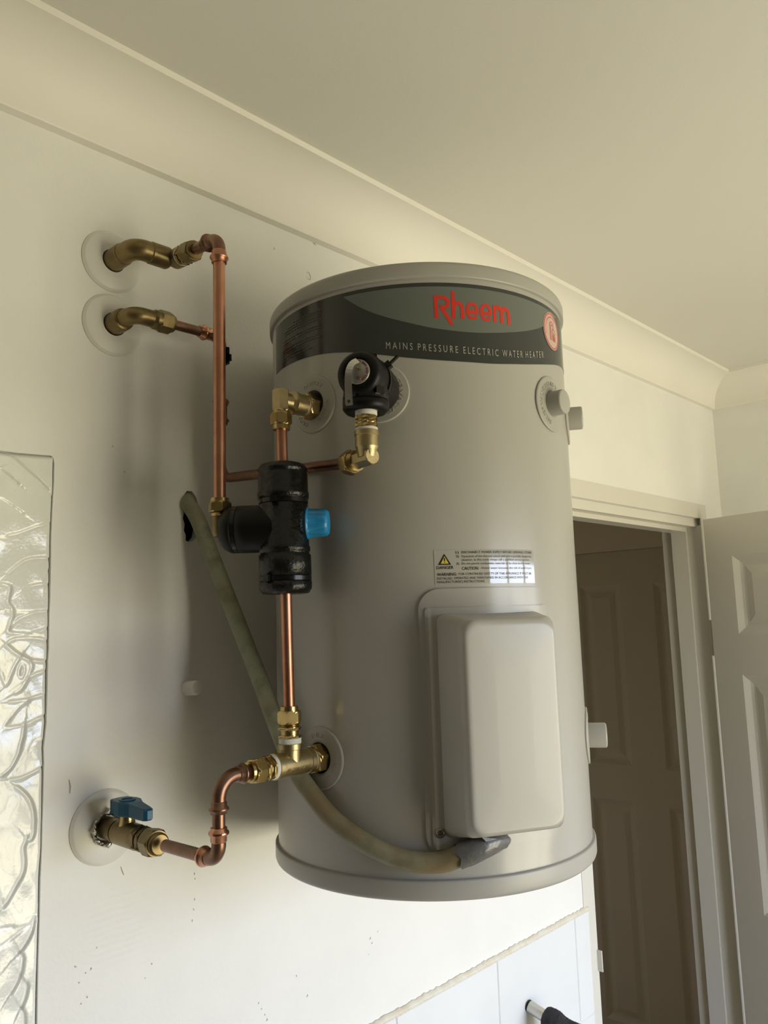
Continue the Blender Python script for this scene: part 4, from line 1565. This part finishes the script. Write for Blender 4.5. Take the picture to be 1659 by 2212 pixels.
# --- left riser
zb_l = zrow(LR.x, LR.y, 1080)
lr = thing('riser_pipe', 'tall copper riser with an elbow on top, nearest the wall elbows', 'pipe', (LR.x, LR.y, zb_l))
mb = MB()
Cb = Vector((LR.x, LR.y, zb_l - 0.005))
RL = 0.0070
p_a = C2 + d23 * 0.050
bp2 = bend(p_a, C3, Cb, 0.0185, 12)
mb.tube([bp2[-1] + UP * 0.002, Cb], RL, 26)
mb.build('pipe', M['copper'], lr)
MB().tube([p_a, bp2[0] + d23 * 0.002], RL, 26).build('pipe_stub', M['copper_old'], lr)
bp2 = bend(p_a, C3, Cb, 0.0185, 12)
mb = MB()
mb.tube([bp2[0] - d23 * 0.003] + bp2 + [bp2[-1] - UP * 0.003], 0.0078, 26)
mb.build('elbow', M['copper_old'], lr)
for p, d in ((bp2[0], -d23), (bp2[-1], -UP)):
    mb = MB()
    mb.lathe(p, d, [(0.000, 0.0078), (0.0015, 0.0088), (0.006, 0.0089), (0.0072, 0.0106), (0.0088, 0.0112), (0.0104, 0.0106), (0.0112, 0.0090), (0.0155, 0.0089), (0.0155, 0.0070)], 28)
    mb.build('press_collar', M['copper_old'] if d.z == 0 or abs(d.z) < 0.5 else M['copper'], lr)

# --- brass fitting under the left riser, into the valve branch
le = thing('valve_inlet_elbow', 'brass elbow with nut at the foot of the tall copper riser', 'pipe elbow', (LR.x, LR.y, zrow(LR.x, LR.y, 1160)))
q0, q1, q2, q3 = zrow(LR.x, LR.y, 1077), zrow(LR.x, LR.y, 1085), zrow(LR.x, LR.y, 1108), zrow(LR.x, LR.y, 1116)
Lx = Vector((LR.x, LR.y, 0))
mb = MB()
mb.sharp_lathe(Lx + UP * q0, -UP, [(0, 0.0074), (0, 0.0105), (q0 - q1, 0.0106)], 28)
mb.hexnut(Lx + UP * (q1 + .0004), -UP, 0.0232, q1 - q2, 0.35)
mb.sharp_lathe(Lx + UP * q2, -UP, [(0, 0.0098), (0.0012, 0.0106), (0.0024, 0.0098), (q2 - q3, 0.0100)], 28)
mb.build('compression_nut', M['brass'], le)
mb = MB()
zend = zrow(LR.x, LR.y, 1162)
mb.sharp_lathe(Lx + UP * (q3 + .001), -UP, [(0, 0.0088), (q3 - zend - 0.004, 0.0088), (q3 - zend, 0.0070)], 26)
mb.lathe(Lx + UP * vm, -bd, [(0, 0.0088), (0.02, 0.0088)], 24)
mb.build('elbow_body', M['brass_old'], le)

# --- relief drain: wall elbow, copper run and riser behind
DX, DY = 0.6040, -0.0525
we = thing('drain_wall_elbow', 'aged brass elbow with hex nut at the second wall flange from the top', 'pipe elbow', R2)
K1 = Vector((R2.x + 0.001, -0.0525, R2.z))
K2 = Vector((DX, DY, R2.z + 0.0015))
dk = (K2 - K1).normalized()
bp2 = bend(R2, K1, K2, 0.0130, 12)
mb = MB()
mb.sharp_lathe(R2, OUTD, [(-0.006, 0.0138), (0.0270, 0.0142), (0.0300, 0.0136), (0.0312, 0.0115)], 32)
mb.tube([R2 + OUTD * 0.030] + bp2 + [K1 + dk * 0.030], 0.0108, 28)
mb.sharp_lathe(K1 + dk * 0.0245, dk, [(0, 0.0108), (0.004, 0.0126), (0.0085, 0.0128)], 30)
mb.build('elbow_body', M['brass_old'], we)
mb = MB()
mb.hexnut(K1 + dk * 0.0330, dk, 0.0250, 0.0185, 0.75)
mb.sharp_lathe(K1 + dk * 0.0510, dk, [(0, 0.0112), (0.0040, 0.0108), (0.0040, 0.0070)], 28)
mb.build('compression_nut', M['brass_old'], we)

dp = thing('drain_pipe', 'slim copper drain pipe running behind the tall riser to the relief valve', 'pipe', (DX, DY, 1.96))
nR = pol(-33.6, 1, 0) - Vector((TX, TY, 0))
RVs = 0.2570
rvo = Vector((TX, TY, 0)) + nR * RVs
zdr = zrow(rvo.x, rvo.y, 988)
D2 = Vector((DX, DY, 1.9735))
D3 = Vector((0.6045, -0.232, 1.9605))
D4 = Vector((rvo.x + 0.004, rvo.y + 0.024, zdr + 0.001))
mb = MB()
path = [K1 + dk * 0.048] + bend(K1, K2, D2, 0.012) + bend(K2, D2, D3, 0.022, 12) + smooth_path([D3 + Vector((0, 0.05, 0.0035)), D3, Vector((0.6035, -0.280, 1.9568)), D4], 0.01)
mb.tube(path, 0.00635, 22)
mb.build('pipe', M['copper_old'], dp)
mb = MB()
mb.lathe(K2 - dk * 0.034, dk, [(0, 0.0064), (0, 0.0080), (0.004, 0.0082), (0.0052, 0.0100), (0.0070, 0.0106), (0.0088, 0.0100), (0.0098, 0.0082), (0.020, 0.0082), (0.0235, 0.0088)], 28)
mb.tube([K2 - dk * 0.014] + bend(K1, K2, D2, 0.010) + [K2 - UP * 0.016], 0.0082, 24)
mb.build('press_elbow', M['copper_new'], dp)
mb = MB()
zq = [zrow(DX, DY, r) for r in (862, 868, 876, 905, 912, 918)]
mb.lathe((DX, DY, 0), UP, [(zq[5], 0.0083), (zq[4], 0.0092), (zq[4] + 0.0016, 0.0112), (zq[3], 0.0092), (zq[3] + .002, 0.0083), (zq[2] - .001, 0.0083), (zq[2], 0.0092), (zq[1], 0.0112), (zq[0], 0.0083)], 26)
mb.build('press_coupling', M['copper_new'], dp)
mb = MB()
zc1, zc2 = zrow(DX, DY, 786), zrow(DX, DY, 750)
mb.box((DX + 0.0050, DY - 0.007, zc1), (DX + 0.0092, DY + 0.0045, zc2))
mb.box((DX + 0.0050, DY - 0.007, zrow(DX, DY, 778)), (DX + 0.0125, DY + 0.0045, zrow(DX, DY, 764)))
mb.build('clip', M['tie'], dp)

# --- brass drain elbow under the relief valve
de_ = thing('relief_drain_elbow', 'bright brass elbow hanging under the black relief valve', 'pipe elbow', rvo + UP * (zdr - 0.015))
Z = lambda row: zrow(rvo.x, rvo.y, row)
mb = MB()
mb.lathe(rvo + UP * (Z(899)), UP, [(0, 0.0112), (0.001, 0.0118), (Z(884) - Z(899), 0.0120)], 28)
mb.lathe(rvo + UP * (Z(931)), UP, [(0, 0.0124), (Z(925) - Z(931), 0.0118)], 28)
mb.build('thread_seal', M['thread_tape'], de_)
mb = MB()
L1 = Z(897) - Z(926)
mb.lathe(rvo + UP * Z(926), UP, [(0, 0.0108), (L1, 0.0108)], 28)
mb.hexnut(rvo + UP * (Z(926) + L1 * 0.10), UP, 0.0226, L1 * 0.17, 0.15)
mb.hexnut(rvo + UP * (Z(926) + L1 * 0.36), UP, 0.0216, L1 * 0.22, 0.15)
mb.hexnut(rvo + UP * (Z(926) + L1 * 0.66), UP, 0.0226, L1 * 0.17, 0.15)
mb.build('nipple', M['brass'], de_)
mb = MB()
L2 = Z(930) - Z(972)
dd_ = (D4 - Vector((rvo.x, rvo.y, zdr)))
dd_.z = 0
dd_.normalize()
mb.sharp_lathe(rvo + UP * Z(930), -UP, [(0, 0.0118), (0.0008, 0.0132), (0.0055, 0.0135), (0.0065, 0.0126), (L2 - 0.003, 0.0126), (L2, 0.0112), (L2 + 0.008, 0.0100)], 32)
ce = Vector((rvo.x, rvo.y, zdr))
mb.hexnut(ce - dd_ * 0.0095, dd_, 0.0165, 0.030, 0.52)
mb.build('elbow_body', M['brass_cast'], de_)
mb = MB()
mb.sharp_lathe(ce + dd_ * 0.0185, dd_, [(0, 0.0098), (0.0010, 0.0114), (0.0018, 0.0106), (0.0026, 0.0114), (0.0034, 0.0106), (0.0042, 0.0114), (0.0050, 0.0106), (0.0058, 0.0114), (0.0075, 0.0104)], 28)
mb.hexnut(ce + dd_ * 0.0258, dd_, 0.0245, 0.0125, 0.3)
mb.sharp_lathe(ce + dd_ * 0.0380, dd_, [(0, 0.0110), (0.0040, 0.0085), (0.0040, 0.0066)], 28)
mb.build('compression_nut', M['brass'], de_)

# --- relief valve in black insulation
rv = thing('relief_valve', 'black insulated relief valve with a silver lever on the heater front', 'valve', pol(-33.6, TR, ZRV))


def onR(s_, z=ZRV):
    return Vector((TX, TY, 0)) + nR * s_ + Vector((0, 0, z))


mb = MB()
mb.lathe(onR(0), nR, [(0.2015, 0.0205), (0.2040, 0.0242), (0.2120, 0.0262), (0.2300, 0.0268), (0.2440, 0.0262), (0.2490, 0.0252), (0.2505, 0.0240)], 48)
zbt = Z(893)
mb.lathe(rvo + UP * (ZRV - 0.006), -UP, [(0, 0.0236), (ZRV - 0.006 - zbt - 0.0180, 0.0240), (ZRV - 0.006 - zbt - 0.0175, 0.0232), (ZRV - 0.006 - zbt - 0.0125, 0.0234), (ZRV - 0.006 - zbt - 0.0120, 0.0250), (ZRV - 0.006 - zbt - 0.004, 0.0248), (ZRV - 0.006 - zbt, 0.0212), (ZRV - 0.006 - zbt - 0.002, 0.0125)], 44)
mb.build('insulation_body', M['black_smooth'], rv)
mb = MB()
mb.lathe(onR(0), nR, [(0.2496, 0.0205), (0.2500, 0.0250), (0.2530, 0.0256), (0.2650, 0.0256), (0.2740, 0.0250), (0.2800, 0.0232), (0.2830, 0.0205), (0.2842, 0.0165), (0.2838, 0.0138), (0.2790, 0.0132)], 48)
mb.build('insulation_cap', M['black_smooth'], rv)
mb = MB()
mb.lathe(onR(0), nR, [(0.2780, 0.0134), (0.2846, 0.0134), (0.2856, 0.0128), (0.2857, 0.0004)], 40)
face = mb.build('valve_face', M['face'], rv)
uR = Vector((-nR.y, nR.x, 0))
if uR.dot(Vector((1, 0, 0))) < 0:
    uR = -uR
# note: uR points to the right in the photo
uR = Vector((CR[0][0], CR[0][1], 0)) - nR * Vector((CR[0][0], CR[0][1], 0)).dot(nR)
uR.normalize()


def onF(a, b, s_):
    return onR(s_) + uR * a + UP * b


mb = MB()
for k in range(46):
    t = math.radians(-60 + k * 6.2)
    if k % 7 == 6:
        continue
    c_ = (math.cos(t), math.sin(t))
    n_ = (-math.sin(t), math.cos(t))
    for rr0, rr1, hw in ((0.0100, 0.0121, 0.0003), (0.0100 + 0.0012 * (k % 2), 0.0105 + 0.0012 * (k % 2), 0.0006)):
        mb.add([onF(c_[0] * rr0 - n_[0] * hw, c_[1] * rr0 - n_[1] * hw, 0.2860), onF(c_[0] * rr1 - n_[0] * hw, c_[1] * rr1 - n_[1] * hw, 0.2860),
                onF(c_[0] * rr1 + n_[0] * hw, c_[1] * rr1 + n_[1] * hw, 0.2860), onF(c_[0] * rr0 + n_[0] * hw, c_[1] * rr0 + n_[1] * hw, 0.2860)], [(0, 1, 2, 3)])
ring_print = mb.build('ring_print', M['maroon'], face)
mb = MB()
mb.lathe(onF(0.0022, -0.0078, 0.2856), nR, [(0, 0.0018), (0.001, 0.0017), (0.0013, 0.0004)], 16)
mb.build('red_stud', M['maroon'], face)
mb = MB()
mb.lathe(onF(0.0028, 0.0025, 0.2856), nR, [(0, 0.0014), (0.006, 0.0012)], 12)
mb.build('spindle', M['brass'], face)
# lever: bent strip from the spindle down over the cap
mb = MB()
lev = [(0.0015, 0.0105, 0.2880), (-0.0015, 0.0075, 0.2925), (-0.0042, 0.0030, 0.2950), (-0.0062, -0.0040, 0.2955), (-0.0072, -0.0130, 0.2945), (-0.0076, -0.0220, 0.2930), (-0.0077, -0.0285, 0.2922)]
lev = [onF(*p) for p in lev]
lp_ = smooth_path(lev, 0.003)
hw0 = 0.0037
L_, R2_ = [], []
top_r, bot_r = [], []
for i, p in enumerate(lp_):
    t = (lp_[min(i + 1, len(lp_) - 1)] - lp_[max(i - 1, 0)]).normalized()
    s_ = t.cross(nR).normalized()
    hw = hw0 * (0.9 + 0.15 * i / len(lp_))
    nn = s_.cross(t).normalized()
    top_r.append([p - s_ * hw + nn * 0.0007, p + s_ * hw + nn * 0.0007, p + s_ * hw - nn * 0.0007, p - s_ * hw - nn * 0.0007])
mb.rings(top_r, True, True, False)
# end plate with a drilled hole
t = (lp_[-1] - lp_[-2]).normalized()
s_ = t.cross(nR).normalized()
nn = s_.cross(t).normalized()
hc = lp_[-1] + t * 0.0042
hw = hw0 * 1.05
rl = []
for off_, sq in ((0.0007, True), (0.0007, False), (-0.0007, False), (-0.0007, True), (0.0007, True)):
    ring_ = []
    for k in range(32):
        a = 2 * PI * (k + 0.5) / 32
        ca, sa = math.cos(a), math.sin(a)
        f_ = min(hw / max(abs(ca), 1e-6), 0.0043 / max(abs(sa), 1e-6)) if sq else 0.0017
        ring_.append(hc + s_ * ca * f_ + t * sa * f_ + nn * off_)
    rl.append(ring_)
for i in range(4):
    mb.rings([rl[i], rl[i + 1]], False, False, False)
lever = mb.build('lever', M['steel'], rv)
# cable ties
mb = MB()
mb.sharp_lathe(onR(0.2462), nR, [(0, 0.0252), (0, 0.0268), (0.0042, 0.0268), (0.0042, 0.0250)], 48)
th_ = math.radians(33)
hd = onF(0.0285 * math.cos(th_), 0.0285 * math.sin(th_), 0.2480)
rd = uR * math.cos(th_) + UP * math.sin(th_)
tt = -uR * math.sin(th_) + UP * math.cos(th_)


def obox(c, a, b, n_, ha, hb, hn):
    return [c + a * i * ha + b * j * hb + n_ * k * hn for i, j, k in ((-1, -1, -1), (1, -1, -1), (1, 1, -1), (-1, 1, -1), (-1, -1, 1), (1, -1, 1), (1, 1, 1), (-1, 1, 1))]


BF = [(0, 3, 2, 1), (4, 5, 6, 7), (0, 1, 5, 4), (1, 2, 6, 5), (2, 3, 7, 6), (3, 0, 4, 7)]
mb.add(obox(hd, rd, tt, nR, 0.0030, 0.0038, 0.0034), BF)
tdir = (rd * 0.8 - tt * 0.1 + UP * 0.25).normalized()
tn = tdir.cross(nR).normalized()
mb.add(obox(hd + tdir * 0.0075, tdir, tn, nR, 0.0065, 0.0011, 0.0022), BF)
hd2 = onF(0.0275 * math.cos(math.radians(80)), 0.0275 * math.sin(math.radians(80)), 0.2480)
mb.add(obox(hd2, uR, UP, nR, 0.0062, 0.0026, 0.0020), BF)
mb.build('cable_tie', M['tie'], rv)
mb = MB()
zti = ZRV - 0.006 - (ZRV - 0.006 - zbt - 0.0150)
mb.sharp_lathe(rvo + UP * (zti - 0.0024), UP, [(0, 0.0226), (0, 0.0246), (0.0048, 0.0246), (0.0048, 0.0226)], 44)
ccd = (Vector(CAM) - rvo)
ccd.z = 0
ccd.normalize()
ccr = Vector((-ccd.y, ccd.x, 0))
rr_ = Vector((CR[0][0], CR[0][1], 0)).normalized()
hdd = (ccd * 0.8 + rr_ * 0.55).normalized()
mb.add(obox(rvo + UP * (zti + 0.004) + hdd * 0.0252, hdd, hdd.cross(UP), UP, 0.0026, 0.0050, 0.0036), BF)
mb.build('cable_tie', M['tie'], rv)
# raised word on the side of the insulation
mb = MB()
for word, zz in (('RMC', 2.0375), ('VB', 2.0255)):
    vs_, fs_ = text_mesh(word, 2)
    x0 = min(v.x for v in vs_)
    side0 = (rr_ - nR * rr_.dot(nR)).normalized()
    out = []
    for v in vs_:
        s_ = 0.2420 - (v.x - x0) * 0.0078
        h_ = (zz - ZRV) + v.y * 0.0078
        out.append(onR(s_) + uR * math.sqrt(max(0.0271 ** 2 - h_ * h_, 0)) + UP * h_)
    mb.add(out, fs_)
mb.build('raised_word', M['tie'], rv)

# ================================================================== CONDUIT, TAPE, STUB
cpts = [at_y(398, 1060, 0.060), at_y(405, 1085, 0.0), at_y(427, 1122, -0.020), at_y(457, 1200, -0.045), at_y(492, 1290, -0.070), at_y(531, 1390, -0.100), at_y(566, 1480, -0.135), at_y(600, 1572, -0.172), at_y(630, 1644, -0.199)]
cpts += [on_cyl(660, 1697, 0.2125), on_cyl(720, 1771, 0.2110), on_cyl(800, 1827, 0.2110), on_cyl(880, 1858, 0.2110), on_cyl(950, 1863, 0.2115), on_cyl(992, 1850, 0.2150), on_cyl(1030, 1834, 0.2180)]
cp_path = smooth_path(cpts, 0.006)
mb = MB()
NC = 26
mb.tube(cp_path, 0.0104, NC)
ng = len(cp_path)
grime = []
for i in range(ng):
    f = i / (ng - 1)
    g = min(1.0, max(0.0, (f - 0.52) / 0.25)) * 0.85
    grime += [g] * NC
for i in range(NC):
    grime.append(0.0)
for i in range(NC):
    grime.append(0.85)
cd_o = mb.build('conduit', M['conduit'], attrs={'grime': np.array(grime, dtype=np.float32)})
tag(cd_o, 'worn green conduit sagging from the torn wall hole to the heater cover', 'conduit')

# duct tape over the conduit end
i0 = min(range(ng), key=lambda i: (cp_path[i] - on_cyl(986, 1852, 0.2140)).length)
tp = cp_path[i0:]
ext_d = (tp[-1] - tp[-2]).normalized()
tp = tp + [on_cyl(1052, 1826, 0.2170), on_cyl(1075, 1819, 0.2125), on_cyl(1090, 1813, 0.2080)]
tp = smooth_path(tp[::2] + [tp[-1]], 0.004)
mb = MB()
n_ = 22
u, w_ = frame((tp[1] - tp[0]).normalized())
rs_ = []
for i, q in enumerate(tp):
    t = (tp[min(i + 1, len(tp) - 1)] - tp[max(i - 1, 0)]).normalized()
    u = (u - t * u.dot(t)).normalized()
    w2 = t.cross(u)
    f = i / (len(tp) - 1)
    base = 0.0126 * (1 - 0.45 * f ** 1.5)
    rs_.append([q + (u * math.cos(2 * PI * k / n_) + w2 * math.sin(2 * PI * k / n_)) * (base + 0.0012 * math.sin(k * 1.9 + i * 0.55) * math.sin(i * 0.8 + k) + random.uniform(-0.0004, 0.0004)) + t * (0.0022 * math.sin(k * 1.3) if i in (0, 1) else 0) for k in range(n_)])
mb.rings(rs_, False, True, True)
# lifted flap
fl = [on_cyl(1040, 1808, 0.2300), on_cyl(1050, 1818, 0.2300), on_cyl(1092, 1812, 0.2240), on_cyl(1075, 1812, 0.2280)]
mb.add(fl + [p + Vector((0.0006, 0.0008, -0.0006)) for p in fl], [(0, 1, 2, 3), (4, 5, 6, 7), (0, 1, 5, 4), (1, 2, 6, 5), (2, 3, 7, 6), (3, 0, 4, 7)])
dt_o = mb.build('duct_tape', M['duct'])
tag(dt_o, 'crumpled grey duct tape binding the conduit end to the heater cover', 'tape')

sb = at_y(404, 1488, 0.0)
mb = MB()
mb.lathe(sb + Vector((0, 0.006, 0)), Vector((0.05, -1, 0.08)), [(0, 0.0092), (0.0255, 0.0094), (0.0275, 0.0088), (0.0282, 0.0075)], 26)
so = mb.build('wall_stub', M['white_plastic'])
tag(so, 'short white plastic stub poking out of the wall under the conduit', 'wall stub')

# ================================================================== TOWEL PEG AND TOWEL
pg = at_y(1141, 2172, -0.0066)
pd = Vector((0.10, -1, -0.30)).normalized()
peg = thing('towel_peg', 'short round metal towel peg fixed to the white tiles', 'towel rail', pg)
MB().lathe(pg, pd, [(0, 0.0106), (0.0025, 0.0106)], 32).build('end_gasket', M['black_smooth'], peg)
MB().lathe(pg + pd * 0.0025, pd, [(0, 0.0103), (0.001, 0.0105), (0.118, 0.0105), (0.120, 0.0095)], 32).build('bar', M['steel'], peg)
tw = MB()
NT, MT = 110, 170
side_x = Vector((1, 0, 0)) - pd * pd.x
side_x.normalize()
upn = side_x.cross(pd)
if upn.z < 0:
    upn = -upn
rng = random.Random(5)


def towel_pt(s_, L, off):
    rad = 0.0120
    half = PI * rad / 2
    if abs(L) < half:
        a = L / rad
        n2 = (math.sin(a), math.cos(a))
        base = pg + pd * s_ + side_x * (rad * n2[0]) + upn * (rad * n2[1])
        nrm = side_x * n2[0] + upn * n2[1]
    else:
        sg = math.copysign(1, L)
        h_ = abs(L) - half
        base = pg + pd * s_ + side_x * (sg * (rad + 0.010 * (1 - math.exp(-h_ * 12)) * (0.5 + 0.5 * math.sin(s_ * 70)))) - UP * h_
        nrm = side_x * sg
    return base + nrm * off


rowsv = []
for i in range(NT + 1):
    s_ = 0.034 + 0.080 * i / NT
    row = []
    for j in range(MT + 1):
        L = 0.40 * (j / MT - 0.5)
        edge = min(1.0, (i + 0.3) / 5, (NT - i + 0.3) / 5)
        row.append(towel_pt(s_, L, 0.0018 + (0.0058 + 0.0014 * math.sin(s_ * 140 + L * 60)) * math.sqrt(edge) + rng.uniform(-0.0007, 0.0007)))
    rowsv.append(row)
vs_ = [p for r in rowsv for p in r]
fs_ = [(i * (MT + 1) + j, i * (MT + 1) + j + 1, (i + 1) * (MT + 1) + j + 1, (i + 1) * (MT + 1) + j) for i in range(NT) for j in range(MT)]
tw.add(vs_, fs_, True)
# inner face and rims
iv = [towel_pt(0.034 + 0.080 * i / NT, 0.40 * (j / MT - 0.5), 0.0004) for i in (0, NT) for j in range(MT + 1)]
tw.add(iv, [(j, j + 1, MT + 2 + j, MT + 1 + j) for j in range(MT)], True)
for i, k in ((0, 0), (NT, 1)):
    a_r = rowsv[i]
    b_r = iv[k * (MT + 1):(k + 1) * (MT + 1)]
    tw.add(a_r + b_r, [(j, j + 1, MT + 2 + j, MT + 1 + j) for j in range(MT)], True)
to = tw.build('towel', M['terry'])
tag(to, 'dark grey terry towel draped over the metal peg', 'towel')
